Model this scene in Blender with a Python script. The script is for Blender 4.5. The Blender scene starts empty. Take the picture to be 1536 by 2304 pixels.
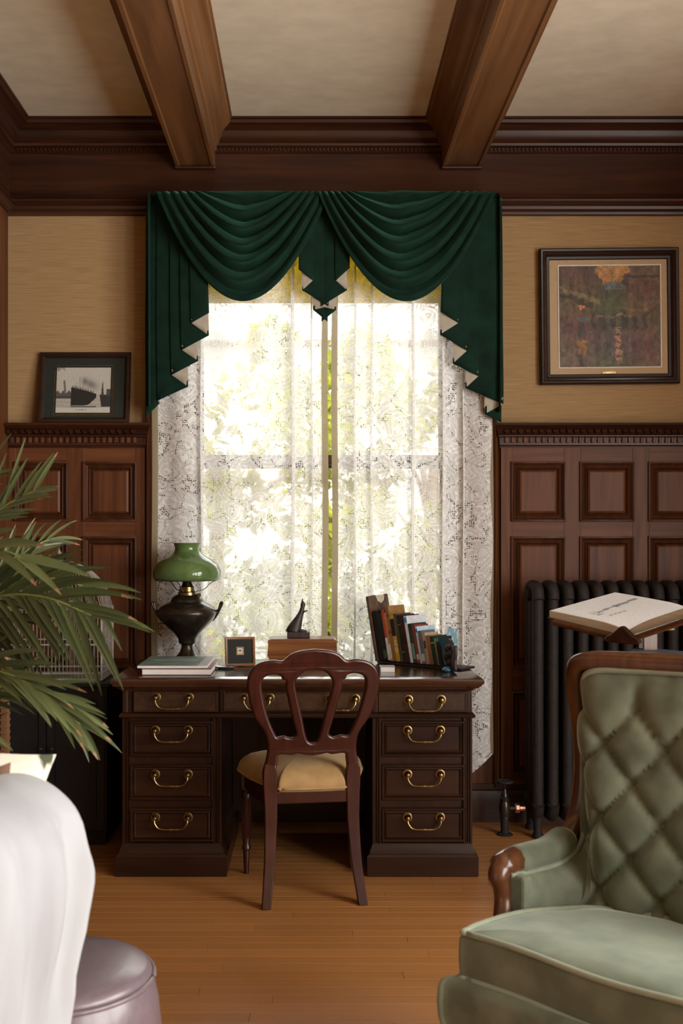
import bpy, bmesh, math, random
import numpy as np
from mathutils import Vector, Matrix

random.seed(7)
PI = math.pi
sc = bpy.context.scene
COL = sc.collection

# ---------------------------------------------------------------- camera
F = 2400.0                 # focal length in pixels of the 1536 x 2304 frame
CX, CY, CZ = 700.0, 1220.0, 1.30   # foot of the optical axis in the frame, eye height (m)
cam_d = bpy.data.cameras.new('camera')
cam = bpy.data.objects.new('camera', cam_d); COL.objects.link(cam)
cam.location = (0, 0, CZ); cam.rotation_euler = (PI/2, 0, 0)
cam_d.sensor_fit = 'VERTICAL'; cam_d.sensor_height = 36.0; cam_d.sensor_width = 24.0
cam_d.lens = F/2304*36.0
cam_d.shift_x = (768-CX)/2304; cam_d.shift_y = (CY-1152)/2304
cam_d.dof.use_dof = True; cam_d.dof.focus_distance = 4.2; cam_d.dof.aperture_fstop = 4.8
cam_d.clip_start = 0.05
sc.camera = cam

# ---------------------------------------------------------------- sky, sun, exposure
world = bpy.data.worlds.new('sky'); sc.world = world; world.use_nodes = True
wb = world.node_tree.nodes['Background']
wb.inputs['Color'].default_value = (1.0, 0.985, 0.955, 1); wb.inputs['Strength'].default_value = 13.0
sun_d = bpy.data.lights.new('sun', 'SUN'); sun_d.energy = 7.0; sun_d.angle = math.radians(3); sun_d.color = (1, 0.96, 0.9)
sun = bpy.data.objects.new('sun', sun_d); COL.objects.link(sun)
sun.rotation_euler = Vector((1.0, 0.05, -1.0)).to_track_quat('-Z', 'Y').to_euler()
sun.location = (-8, 9, 8)
sc.view_settings.view_transform = 'Standard'; sc.view_settings.look = 'None'
sc.view_settings.exposure = 0.22; sc.view_settings.gamma = 1.0; sc.view_settings.use_curve_mapping = False
sc.cycles.max_bounces = 8; sc.cycles.transparent_max_bounces = 24
sc.cycles.diffuse_bounces = 5; sc.cycles.caustics_reflective = False; sc.cycles.caustics_refractive = False
sc.cycles.sample_clamp_indirect = 6.0

def portal(name, loc, rot, sx, sy):        # sampling guides for the daylight in the window openings
    d = bpy.data.lights.new(name, 'AREA'); d.shape = 'RECTANGLE'; d.size = sx; d.size_y = sy
    d.cycles.is_portal = True
    o = bpy.data.objects.new(name, d); COL.objects.link(o); o.location = loc; o.rotation_euler = rot
    return o

# room dimensions (metres; camera at the origin looking along +Y)
WALL_Y, LEFT_X, RIGHT_X, REAR_Y, CEIL = 5.0, -1.43, 2.55, -2.6, 3.24
WIN_X0, WIN_X1, WIN_Z0, WIN_Z1 = -0.582, 0.678, 0.60, 2.80
SIDE_WINS = [(-2.45, -0.85), (-0.7, 0.9), (1.05, 2.6)]      # windows of the right-hand wall (y ranges)
SIDE_Z0, SIDE_Z1 = 0.35, 2.80
portal('window_portal', ((WIN_X0+WIN_X1)/2, WALL_Y+0.24, (WIN_Z0+WIN_Z1)/2), (-PI/2, 0, 0), 1.25, 2.2)
for _y0, _y1 in SIDE_WINS:
    portal('window_portal', (RIGHT_X+0.2, (_y0+_y1)/2, (SIDE_Z0+SIDE_Z1)/2), (0, PI/2, 0), SIDE_Z1-SIDE_Z0, _y1-_y0)

def wx(px, Y): return (px-CX)*Y/F
def wz(py, Y): return CZ-(py-CY)*Y/F
def at(px, py, Y): return Vector((wx(px, Y), Y, wz(py, Y)))

# ---------------------------------------------------------------- materials
def srgb(r, g, b):
    f = lambda c: (c/255/12.92) if c/255 <= 0.04045 else ((c/255+0.055)/1.055)**2.4
    return (f(r), f(g), f(b), 1.0)

class NT:
    def __init__(s, name):
        s.m = bpy.data.materials.new(name); s.m.use_nodes = True
        s.t = s.m.node_tree; s.t.nodes.clear()
        s.out = s.n('ShaderNodeOutputMaterial')
    def n(s, typ, **kw):
        nd = s.t.nodes.new(typ)
        for k, v in kw.items(): setattr(nd, k, v)
        return nd
    def l(s, a, b): s.t.links.new(a, b)
    def math(s, op, a, b=None, clamp=False):
        nd = s.n('ShaderNodeMath', operation=op); nd.use_clamp = clamp
        for i, v in enumerate((a, b)):
            if v is None: continue
            if isinstance(v, (int, float)): nd.inputs[i].default_value = v
            else: s.l(v, nd.inputs[i])
        return nd.outputs[0]
    def ramp(s, fac, stops):
        nd = s.n('ShaderNodeValToRGB'); e = nd.color_ramp.elements
        e[0].position, e[0].color = stops[0]; e[1].position, e[1].color = stops[-1]
        for p, c in stops[1:-1]:
            x = e.new(p); x.color = c
        s.l(fac, nd.inputs[0]); return nd.outputs[0]
    def mapping(s, scale, coord='Object', rnd=True):
        tc = s.n('ShaderNodeTexCoord'); mp = s.n('ShaderNodeMapping')
        mp.inputs['Scale'].default_value = scale
        s.l(tc.outputs[coord], mp.inputs['Vector'])
        if rnd:
            oi = s.n('ShaderNodeObjectInfo'); k = s.math('MULTIPLY', oi.outputs['Random'], 37.0)
            cb = s.n('ShaderNodeCombineXYZ')
            for i in range(3): s.l(k, cb.inputs[i])
            s.l(cb.outputs[0], mp.inputs['Location'])
        return mp.outputs[0]

def surf(name, c1, c2=None, scale=(6, 6, 6), rough=0.5, bump=0.0, metallic=0.0, sheen=0.0, coat=0.0, detail=4.0,
         distortion=0.0, spec=0.5, sheen_tint=None, tone=0.0, lo=0.3, hi=0.7, coat_rough=0.15, bump_dist=0.002):
    """procedural principled surface: two tones mixed by stretched noise, a little relief"""
    N = NT(name); b = N.n('ShaderNodeBsdfPrincipled'); N.l(b.outputs[0], N.out.inputs['Surface'])
    c2 = c2 or tuple(x*0.8 for x in c1[:3])+(1,)
    vec = N.mapping(scale)
    nz = N.n('ShaderNodeTexNoise'); nz.inputs['Scale'].default_value = 1.0; nz.inputs['Detail'].default_value = detail
    nz.inputs['Distortion'].default_value = distortion
    N.l(vec, nz.inputs['Vector'])
    col = N.ramp(nz.outputs['Fac'], [(lo, c1), (hi, c2)])
    if tone > 0:
        oi = N.n('ShaderNodeObjectInfo')
        hs = N.n('ShaderNodeHueSaturation')
        v = N.math('ADD', N.math('MULTIPLY', oi.outputs['Random'], tone), 1-tone/2)
        N.l(v, hs.inputs['Value']); N.l(col, hs.inputs['Color']); col = hs.outputs[0]
    N.l(col, b.inputs['Base Color'])
    b.inputs['Roughness'].default_value = rough; b.inputs['Metallic'].default_value = metallic
    b.inputs['Specular IOR Level'].default_value = spec
    b.inputs['Sheen Weight'].default_value = sheen; b.inputs['Sheen Roughness'].default_value = 0.4
    if sheen_tint: b.inputs['Sheen Tint'].default_value = sheen_tint
    b.inputs['Coat Weight'].default_value = coat; b.inputs['Coat Roughness'].default_value = coat_rough
    if bump:
        bp = N.n('ShaderNodeBump'); bp.inputs['Strength'].default_value = bump; bp.inputs['Distance'].default_value = bump_dist
        N.l(nz.outputs['Fac'], bp.inputs['Height']); N.l(bp.outputs[0], b.inputs['Normal'])
    return N.m

def wood(name, c1, c2, axis='x', rough=0.42, coat=0.08, tone=0.0, k=1.0, bump=0.15, spec=0.3):
    s = {'x': (1.2*k, 22*k, 22*k), 'y': (22*k, 1.2*k, 22*k), 'z': (22*k, 22*k, 1.2*k)}[axis]
    return surf(name, c1, c2, s, rough, bump, coat=coat, distortion=1.2, tone=tone, detail=5, coat_rough=0.2, spec=spec)

M = {}
mah1, mah2 = (0.056, 0.0165, 0.0060, 1), (0.022, 0.0062, 0.0025, 1)
for ax in 'xyz':
    M['wood_'+ax] = wood('dark_mahogany_'+ax, mah1, mah2, ax)
    M['desk_'+ax] = wood('desk_walnut_'+ax, (0.036, 0.0125, 0.005, 1), (0.015, 0.005, 0.0022, 1), ax, rough=0.35)
M['panel'] = wood('panel_mahogany', (0.142, 0.048, 0.0165, 1), (0.064, 0.0195, 0.0068, 1), 'z', rough=0.5, coat=0.03, spec=0.22)
M['moulding'] = wood('moulding_mahogany', (0.090, 0.030, 0.011, 1), (0.042, 0.013, 0.005, 1), 'z', rough=0.45)
M['beam'] = wood('beam_oak', (0.21, 0.094, 0.033, 1), (0.105, 0.043, 0.015, 1), 'y', rough=0.42, k=0.6)
M['burl'] = surf('walnut_burl', (0.060, 0.027, 0.012, 1), (0.026, 0.0105, 0.005, 1), (25, 25, 25), 0.3, coat=0.4, distortion=2.5)
M['desktop'] = wood('polished_desk_top', (0.075, 0.026, 0.012, 1), (0.035, 0.012, 0.006, 1), 'x', rough=0.16, coat=0.8, bump=0.02)
M['chairwood'] = wood('cherry_chair_wood', (0.052, 0.0105, 0.006, 1), (0.024, 0.005, 0.0032, 1), 'z', rough=0.32, coat=0.45, bump=0.03)
M['armwood'] = wood('armchair_wood', (0.125, 0.046, 0.017, 1), (0.060, 0.021, 0.008, 1), 'z', rough=0.25, coat=0.6, bump=0.03)
M['plank'] = wood('fir_floor_plank', (0.46, 0.205, 0.064, 1), (0.34, 0.142, 0.041, 1), 'x', rough=0.34, coat=0.2, tone=0.16, bump=0.05)
M['subfloor'] = surf('subfloor', (0.05, 0.02, 0.01, 1))
M['boxwood'] = wood('striped_box_wood', (0.28, 0.11, 0.035, 1), (0.11, 0.035, 0.014, 1), 'x', rough=0.3, k=1.4)
M['postwood'] = wood('carved_post_wood', (0.20, 0.095, 0.04, 1), (0.10, 0.042, 0.018, 1), 'z', rough=0.5)
M['barkwood'] = surf('rough_carved_wood', (0.16, 0.095, 0.055, 1), (0.05, 0.028, 0.018, 1), (60, 60, 20), 0.8, 0.6, detail=8)
M['wallpaper'] = surf('grasscloth', (0.40, 0.255, 0.118, 1), (0.27, 0.16, 0.068, 1), (7, 7, 300), 0.85, 0.35, detail=6, distortion=0.3)
M['ceil'] = surf('linen_ceiling_paper', (0.70, 0.63, 0.49, 1), (0.61, 0.54, 0.41, 1), (9, 14, 9), 0.9, 0.25, detail=8)
M['plaster'] = surf('plaster', (0.55, 0.5, 0.42, 1), (0.5, 0.45, 0.38, 1), (3, 3, 3), 0.9)
M['valance'] = surf('green_velvet_curtain', (0.0052, 0.0255, 0.0150, 1), (0.0023, 0.0120, 0.0072, 1), (14, 14, 14), 0.85, 0.1, sheen=0.22, sheen_tint=(0.25, 0.75, 0.5, 1), spec=0.15, detail=6)
M['lining'] = surf('cream_lining', (0.42, 0.37, 0.30, 1), (0.35, 0.305, 0.245, 1), (30, 30, 30), 0.9)
M['sage'] = surf('sage_velvet', (0.165, 0.180, 0.125, 1), (0.098, 0.110, 0.074, 1), (11, 11, 11), 0.75, 0.1, sheen=0.5, sheen_tint=(0.85, 0.95, 0.8, 1), spec=0.2, detail=6, lo=0.35, hi=0.65)
M['piping'] = surf('sage_piping', (0.25, 0.275, 0.19, 1), (0.21, 0.23, 0.16, 1), (30, 30, 30), 0.7, sheen=0.5)
M['gold'] = surf('gold_velvet', (0.42, 0.265, 0.11, 1), (0.31, 0.185, 0.075, 1), (16, 16, 16), 0.75, 0.1, sheen=0.5, sheen_tint=(1, 0.85, 0.6, 1), spec=0.2)
M['white_cloth'] = surf('white_throw', (0.325, 0.330, 0.340, 1), (0.25, 0.25, 0.262, 1), (9, 9, 1.6), 0.9, 0.5, sheen=0.2, bump_dist=0.01)
M['cream_cloth'] = surf('cream_cloth', (0.62, 0.55, 0.42, 1), (0.4, 0.34, 0.22, 1), (9, 9, 9), 0.9)
M['brown_cloth'] = surf('brown_cloth', (0.17, 0.09, 0.05, 1), (0.12, 0.06, 0.035, 1), (30, 30, 30), 0.9)
M['mauve'] = surf('mauve_leather', (0.155, 0.115, 0.125, 1), (0.13, 0.095, 0.105, 1), (60, 60, 60), 0.33, 0.12, coat=0.15)
M['brass'] = surf('antique_brass', (0.34, 0.235, 0.10, 1), (0.17, 0.115, 0.05, 1), (40, 40, 40), 0.28, metallic=1.0)
M['darkbrass'] = surf('dark_bronze', (0.05, 0.036, 0.022, 1), (0.022, 0.016, 0.011, 1), (20, 20, 20), 0.26, metallic=0.55)
M['iron'] = surf('dark_cast_iron', (0.022, 0.016, 0.0135, 1), (0.012, 0.009, 0.008, 1), (50, 50, 50), 0.68, 0.2, metallic=0.0, spec=0.3)
M['copper'] = surf('copper', (0.75, 0.42, 0.28, 1), None, (40, 40, 40), 0.35, metallic=1.0)
M['black'] = surf('black_lacquer', (0.012, 0.011, 0.011, 1), (0.007, 0.007, 0.007, 1), (10, 10, 10), 0.4)
M['blackfig'] = surf('dark_figurine', (0.045, 0.028, 0.024, 1), (0.02, 0.013, 0.012, 1), (60, 60, 60), 0.5, 0.3)
M['whitewire'] = surf('white_painted_wire', (0.33, 0.31, 0.26, 1), (0.24, 0.22, 0.18, 1), (30, 30, 30), 0.5)
M['paper'] = surf('paper', (0.82, 0.80, 0.76, 1), (0.76, 0.73, 0.68, 1), (20, 20, 20), 0.8)
M['pages'] = surf('page_edges', (0.72, 0.64, 0.52, 1), (0.6, 0.52, 0.4, 1), (5, 5, 200), 0.85, 0.3)
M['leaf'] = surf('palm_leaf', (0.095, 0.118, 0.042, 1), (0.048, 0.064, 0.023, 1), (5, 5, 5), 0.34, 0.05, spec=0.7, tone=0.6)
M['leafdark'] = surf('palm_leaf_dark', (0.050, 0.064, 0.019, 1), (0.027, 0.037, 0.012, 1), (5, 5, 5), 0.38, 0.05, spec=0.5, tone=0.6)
M['leaftip'] = surf('dry_leaf_tip', (0.28, 0.15, 0.07, 1), None, (20, 20, 20), 0.7)
M['rachis'] = surf('palm_rachis', (0.22, 0.24, 0.06, 1), (0.14, 0.16, 0.045, 1), (10, 10, 10), 0.45)
M['terracotta'] = surf('terracotta', (0.36, 0.13, 0.06, 1), None, (12, 12, 12), 0.8)
M['soil'] = surf('soil', (0.04, 0.025, 0.015, 1), None, (40, 40, 40), 0.95)
M['matblack'] = surf('dark_mat_board', (0.014, 0.015, 0.012, 1), (0.010, 0.010, 0.008, 1), (60, 60, 60), 0.8)
M['matcream'] = surf('cream_mat_board', (0.46, 0.33, 0.20, 1), (0.42, 0.30, 0.175, 1), (60, 60, 60), 0.9)
M['fillet'] = surf('pale_fillet', (0.75, 0.70, 0.6, 1), None, (30, 30, 30), 0.5)
M['framedark'] = wood('dark_picture_frame', (0.035, 0.014, 0.008, 1), (0.016, 0.007, 0.005, 1), 'x', rough=0.35)
M['framewood'] = wood('small_frame_wood', (0.28, 0.13, 0.06, 1), (0.18, 0.075, 0.03, 1), 'x', rough=0.4)
M['grey'] = surf('grey_pewter', (0.30, 0.30, 0.31, 1), None, (20, 20, 20), 0.3, metallic=0.6)
M['gravel'] = surf('pale_path', (0.36, 0.33, 0.28, 1), (0.22, 0.205, 0.165, 1), (3, 3, 3), 0.95)
M['bark'] = surf('tree_bark', (0.12, 0.08, 0.05, 1), (0.06, 0.04, 0.028, 1), (8, 8, 2), 0.9)
M['whitepaint'] = surf('white_painted_siding', (0.34, 0.335, 0.31, 1), (0.27, 0.265, 0.245, 1), (2, 2, 30), 0.6)
M['roofing'] = surf('roof_shingle', (0.16, 0.14, 0.13, 1), None, (20, 20, 20), 0.9)
M['shadow_gap'] = surf('dark_recess', (0.02, 0.009, 0.006, 1), None, (20, 20, 20), 0.8)

def cover(name, r, g, b, rough=0.5):
    c = srgb(r, g, b); return surf(name, c, tuple(x*0.72 for x in c[:3])+(1,), (35, 35, 35), rough, 0.05)

def leafy(name, c1, c2):
    N = NT(name); d = N.n('ShaderNodeBsdfDiffuse'); t = N.n('ShaderNodeBsdfTranslucent'); mx = N.n('ShaderNodeMixShader')
    nz = N.n('ShaderNodeTexNoise'); nz.inputs['Scale'].default_value = 1.0
    N.l(N.mapping((3, 3, 3)), nz.inputs['Vector'])
    col = N.ramp(nz.outputs['Fac'], [(0.35, c1), (0.65, c2)])
    N.l(col, d.inputs[0]); N.l(col, t.inputs[0]); mx.inputs[0].default_value = 0.5
    N.l(d.outputs[0], mx.inputs[1]); N.l(t.outputs[0], mx.inputs[2]); N.l(mx.outputs[0], N.out.inputs['Surface'])
    return N.m
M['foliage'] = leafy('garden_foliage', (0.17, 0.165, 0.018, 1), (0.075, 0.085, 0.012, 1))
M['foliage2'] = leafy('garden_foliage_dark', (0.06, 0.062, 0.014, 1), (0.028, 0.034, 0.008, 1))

def make_shade_cloth():                 # olive-yellow roller blind, lets daylight through
    N = NT('yellow_blind_cloth'); d = N.n('ShaderNodeBsdfDiffuse'); t = N.n('ShaderNodeBsdfTranslucent'); mx = N.n('ShaderNodeMixShader')
    nz = N.n('ShaderNodeTexNoise'); nz.inputs['Scale'].default_value = 1.0
    N.l(N.mapping((40, 40, 40), rnd=False), nz.inputs['Vector'])
    col = N.ramp(nz.outputs['Fac'], [(0.3, (0.66, 0.54, 0.006, 1)), (0.7, (0.48, 0.385, 0.004, 1))])
    N.l(col, d.inputs[0]); N.l(col, t.inputs[0]); mx.inputs[0].default_value = 0.8
    N.l(d.outputs[0], mx.inputs[1]); N.l(t.outputs[0], mx.inputs[2]); N.l(mx.outputs[0], N.out.inputs['Surface'])
    return N.m
M['blind'] = make_shade_cloth()

def make_green_glass():                 # cased lamp glass
    N = NT('green_cased_glass'); p = N.n('ShaderNodeBsdfPrincipled'); t = N.n('ShaderNodeBsdfTranslucent'); mx = N.n('ShaderNodeMixShader')
    nz = N.n('ShaderNodeTexNoise'); nz.inputs['Scale'].default_value = 1.0
    N.l(N.mapping((9, 9, 9)), nz.inputs['Vector'])
    col = N.ramp(nz.outputs['Fac'], [(0.3, (0.17, 0.27, 0.085, 1)), (0.7, (0.12, 0.20, 0.065, 1))])
    N.l(col, p.inputs['Base Color']); p.inputs['Roughness'].default_value = 0.12; p.inputs['Coat Weight'].default_value = 0.6
    N.l(col, t.inputs[0]); mx.inputs[0].default_value = 0.35
    N.l(p.outputs[0], mx.inputs[1]); N.l(t.outputs[0], mx.inputs[2]); N.l(mx.outputs[0], N.out.inputs['Surface'])
    return N.m
M['greenglass'] = make_green_glass()

def make_pane():
    N = NT('window_glass'); t = N.n('ShaderNodeBsdfTransparent'); g = N.n('ShaderNodeBsdfGlossy'); mx = N.n('ShaderNodeMixShader')
    t.inputs[0].default_value = (0.96, 0.98, 0.97, 1); g.inputs['Roughness'].default_value = 0.02
    fr = N.n('ShaderNodeFresnel'); fr.inputs['IOR'].default_value = 1.45
    nz = N.n('ShaderNodeTexNoise'); nz.inputs['Scale'].default_value = 1.5       # old glass: slight ripple
    N.l(N.mapping((1, 1, 1)), nz.inputs['Vector'])
    bp = N.n('ShaderNodeBump'); bp.inputs['Strength'].default_value = 0.05; N.l(nz.outputs['Fac'], bp.inputs['Height'])
    N.l(bp.outputs[0], g.inputs['Normal'])
    N.l(fr.outputs[0], mx.inputs[0]); N.l(t.outputs[0], mx.inputs[1]); N.l(g.outputs[0], mx.inputs[2])
    N.l(mx.outputs[0], N.out.inputs['Surface']); return N.m
M['pane'] = make_pane()

def make_lace(name, tint, base=0.66, hem=False):
    """machine lace: net ground with denser scrolls and flowers and runs of open mesh; UV is in metres of cloth"""
    N = NT(name); uv = N.n('ShaderNodeUVMap'); uv.uv_map = 'cloth'
    wn = N.n('ShaderNodeTexNoise'); wn.inputs['Scale'].default_value = 7.0; wn.inputs['Detail'].default_value = 1.0
    N.l(uv.outputs[0], wn.inputs['Vector'])
    warp = N.n('ShaderNodeMix', data_type='RGBA', blend_type='LINEAR_LIGHT'); warp.inputs[0].default_value = 0.05
    N.l(uv.outputs[0], warp.inputs[6]); N.l(wn.outputs['Color'], warp.inputs[7])
    wv = warp.outputs[2]
    # flowers: concentric petals around scattered centres
    vo = N.n('ShaderNodeTexVoronoi', feature='F1'); vo.inputs['Scale'].default_value = 8.5; N.l(wv, vo.inputs['Vector'])
    rings = N.math('SINE', N.math('MULTIPLY', vo.outputs['Distance'], 42.0))
    petal = N.math('GREATER_THAN', rings, 0.25)
    # scrolls: contour lines of a noise field
    sn = N.n('ShaderNodeTexNoise'); sn.inputs['Scale'].default_value = 13.0; sn.inputs['Detail'].default_value = 1.5; sn.inputs['Distortion'].default_value = 1.4
    N.l(uv.outputs[0], sn.inputs['Vector'])
    band = N.math('ABSOLUTE', N.math('SUBTRACT', N.math('FRACT', N.math('MULTIPLY', sn.outputs['Fac'], 5.0)), 0.5))
    scroll = N.math('LESS_THAN', band, 0.14)
    # open mesh: dotted holes along winding bands
    hn = N.n('ShaderNodeTexNoise'); hn.inputs['Scale'].default_value = 9.0; hn.inputs['Detail'].default_value = 2.0; hn.inputs['Distortion'].default_value = 0.8
    N.l(uv.outputs[0], hn.inputs['Vector'])
    hb = N.math('LESS_THAN', N.math('ABSOLUTE', N.math('SUBTRACT', hn.outputs['Fac'], 0.5)), 0.024)
    hv = N.n('ShaderNodeTexVoronoi', feature='F1'); hv.inputs['Scale'].default_value = 105.0; hv.inputs['Randomness'].default_value = 0.45
    N.l(uv.outputs[0], hv.inputs['Vector'])
    hole = N.math('MULTIPLY', hb, N.math('LESS_THAN', hv.outputs['Distance'], 0.42))
    a = N.math('ADD', base, N.math('MULTIPLY', petal, 0.13))
    a = N.math('ADD', a, N.math('MULTIPLY', scroll, 0.16))
    a = N.math('MULTIPLY', a, N.math('SUBTRACT', 1.0, N.math('MULTIPLY', hole, 0.80)), clamp=True)
    if hem: a = N.math('ADD', N.math('MULTIPLY', a, 0.0), N.math('ADD', 0.9, N.math('MULTIPLY', hv.outputs['Distance'], 0.1)))
    d = N.n('ShaderNodeBsdfDiffuse'); t = N.n('ShaderNodeBsdfTranslucent'); mx = N.n('ShaderNodeMixShader'); mx.inputs[0].default_value = 0.28
    d.inputs[0].default_value = tint; t.inputs[0].default_value = tint
    N.l(d.outputs[0], mx.inputs[1]); N.l(t.outputs[0], mx.inputs[2])
    tr = N.n('ShaderNodeBsdfTransparent'); m2 = N.n('ShaderNodeMixShader')
    N.l(a, m2.inputs[0]); N.l(tr.outputs[0], m2.inputs[1]); N.l(mx.outputs[0], m2.inputs[2]); N.l(m2.outputs[0], N.out.inputs['Surface'])
    return N.m
M['lace'] = make_lace('white_lace', (0.92, 0.91, 0.89, 1))
M['lacehem'] = make_lace('lace_hem', (0.36, 0.30, 0.19, 1), hem=True)

def painted(name, rough=0.55):          # flat print: colours stored on the mesh of the picture
    N = NT(name); b = N.n('ShaderNodeBsdfPrincipled'); at_ = N.n('ShaderNodeVertexColor'); at_.layer_name = 'print'
    nz = N.n('ShaderNodeTexNoise'); nz.inputs['Scale'].default_value = 1.0; N.l(N.mapping((160, 160, 160)), nz.inputs['Vector'])
    mixn = N.n('ShaderNodeMix', data_type='RGBA', blend_type='MULTIPLY'); mixn.inputs[0].default_value = 0.35
    N.l(at_.outputs[0], mixn.inputs[6]); N.l(nz.outputs['Fac'], mixn.inputs[7])
    N.l(mixn.outputs[2], b.inputs['Base Color']); b.inputs['Roughness'].default_value = rough
    N.l(b.outputs[0], N.out.inputs['Surface']); return N.m
M['print'] = painted('printed_picture')

# ---------------------------------------------------------------- mesh helpers
ROOTM = {}
def tag(o, label=None, cat=None, group=None, kind=None):
    for k, v in (('label', label), ('category', cat), ('group', group), ('kind', kind)):
        if v: o[k] = v
    return o
def thing(name, label, cat, loc=(0, 0, 0), rotz=0.0, group=None):
    o = bpy.data.objects.new(name, None); COL.objects.link(o)
    o.empty_display_size = 0.05
    o.location = loc; o.rotation_euler = (0, 0, rotz)
    ROOTM[o] = Matrix.Translation(Vector(loc)) @ Matrix.Rotation(rotz, 4, 'Z')
    return tag(o, label, cat, group)
def copy_tree(o, parent=None):
    c = o.copy(); COL.objects.link(c)
    if parent is not None: c.parent = parent
    if o in ROOTM: ROOTM[c] = ROOTM[o]
    for ch in list(o.children): copy_tree(ch, c)
    return c

class MB:
    def __init__(s): s.v = []; s.f = []; s.mi = []; s.uv = None
    def add(s, vs, fs, mi=0):
        n = len(s.v); s.v += [tuple(p) for p in vs]
        s.f += [tuple(i+n for i in f) for f in fs]; s.mi += [mi]*len(fs); return s
    def box(s, x0, x1, y0, y1, z0, z1, mi=0):
        v = [(x0, y0, z0), (x1, y0, z0), (x1, y1, z0), (x0, y1, z0), (x0, y0, z1), (x1, y0, z1), (x1, y1, z1), (x0, y1, z1)]
        return s.add(v, [(3, 2, 1, 0), (4, 5, 6, 7), (0, 1, 5, 4), (1, 2, 6, 5), (2, 3, 7, 6), (3, 0, 4, 7)], mi)
    def obox(s, c, ax, ay, az, hx, hy, hz, mi=0):      # oriented box
        c = Vector(c); ax, ay, az = Vector(ax).normalized()*hx, Vector(ay).normalized()*hy, Vector(az).normalized()*hz
        v = [c+ax*i+ay*j+az*k for k in (-1, 1) for i, j in ((-1, -1), (1, -1), (1, 1), (-1, 1))]
        return s.add(v, [(3, 2, 1, 0), (4, 5, 6, 7), (0, 1, 5, 4), (1, 2, 6, 5), (2, 3, 7, 6), (3, 0, 4, 7)], mi)
    def grid(s, P, closed_u=False, closed_v=False, mi=0):
        nu, nv = len(P), len(P[0]); vs = [p for r in P for p in r]; fs = []
        for i in range(nu if closed_u else nu-1):
            for j in range(nv if closed_v else nv-1):
                a, b = i, (i+1) % nu; c, d = j, (j+1) % nv
                fs.append((a*nv+c, b*nv+c, b*nv+d, a*nv+d))
        return s.add(vs, fs, mi)
    def loops(s, L, cap0=True, cap1=True, mi=0):        # stack of equal closed loops
        n = len(L[0]); vs = [p for r in L for p in r]; fs = []
        for i in range(len(L)-1):
            for j in range(n):
                k = (j+1) % n; fs.append((i*n+j, i*n+k, (i+1)*n+k, (i+1)*n+j))
        if cap0: fs.append(tuple(range(n-1, -1, -1)))
        if cap1: fs.append(tuple((len(L)-1)*n+j for j in range(n)))
        return s.add(vs, fs, mi)
    def lathe(s, prof, c=(0, 0, 0), axis='z', n=32, cap=True, mi=0):
        L = []
        for r, h in prof:
            lp = []
            for k in range(n):
                a = 2*PI*k/n; u, w = r*math.cos(a), r*math.sin(a)
                p = {'z': (u, w, h), 'y': (u, -h, w), 'x': (h, u, w)}[axis]
                lp.append((c[0]+p[0], c[1]+p[1], c[2]+p[2]))
            L.append(lp)
        return s.loops(L, cap, cap, mi)
    def tube(s, pts, r, n=8, cap=True, flat=1.0, up=None, mi=0):
        pts = [Vector(p) for p in pts]; m = len(pts)
        rs = r if isinstance(r, (list, tuple)) else [r]*m
        L = []; nrm = None
        for i in range(m):
            t = (pts[min(i+1, m-1)]-pts[max(i-1, 0)]).normalized()
            if nrm is None:
                ref = Vector(up) if up else (Vector((0, 0, 1)) if abs(t.z) < 0.9 else Vector((1, 0, 0)))
                nrm = (ref-t*ref.dot(t)).normalized()
            else:
                nrm = (nrm-t*nrm.dot(t))
                nrm = nrm.normalized() if nrm.length > 1e-6 else Vector((1, 0, 0))
            b = t.cross(nrm)
            L.append([pts[i]+(nrm*math.cos(2*PI*k/n)+b*math.sin(2*PI*k/n)*flat)*rs[i] for k in range(n)])
        return s.loops(L, cap, cap, mi)
    def sweep(s, pts, prof, up=(0, 0, 1), mi=0, cap=True):   # profile (side, up) along a path with a fixed up vector
        pts = [Vector(p) for p in pts]; m = len(pts); L = []; up = Vector(up)
        for i in range(m):
            t = (pts[min(i+1, m-1)]-pts[max(i-1, 0)]).normalized()
            side = t.cross(up)
            side = side.normalized() if side.length > 1e-4 else Vector((1, 0, 0))
            u2 = side.cross(t)
            L.append([pts[i]+side*a+u2*b for a, b in prof])
        return s.loops(L, cap, cap, mi)
    def ring(s, x0, x1, z0, z1, prof, fill=False, mi=0, plane='xz'):
        """mitred rectangular moulding: prof = [(inset, y)] loops around a rectangle in the xz plane"""
        L = [[(x0+i, y, z0+i), (x1-i, y, z0+i), (x1-i, y, z1-i), (x0+i, y, z1-i)] for i, y in prof]
        return s.loops(L, False, fill, mi)
    def prism_x(s, poly, x0, x1, mi=0):                 # polygon of (y, z) along x; ends may vary per point
        f0 = x0 if callable(x0) else (lambda p: x0); f1 = x1 if callable(x1) else (lambda p: x1)
        return s.loops([[(f0(p), p[0], p[1]) for p in poly], [(f1(p), p[0], p[1]) for p in poly]], mi=mi)
    def prism_y(s, poly, y0, y1, mi=0):
        return s.loops([[(p[0], y0, p[1]) for p in poly], [(p[0], y1, p[1]) for p in poly]], mi=mi)
    def prism_z(s, poly, z0, z1, mi=0):
        return s.loops([[(p[0], p[1], z0) for p in poly], [(p[0], p[1], z1) for p in poly]], mi=mi)
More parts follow.
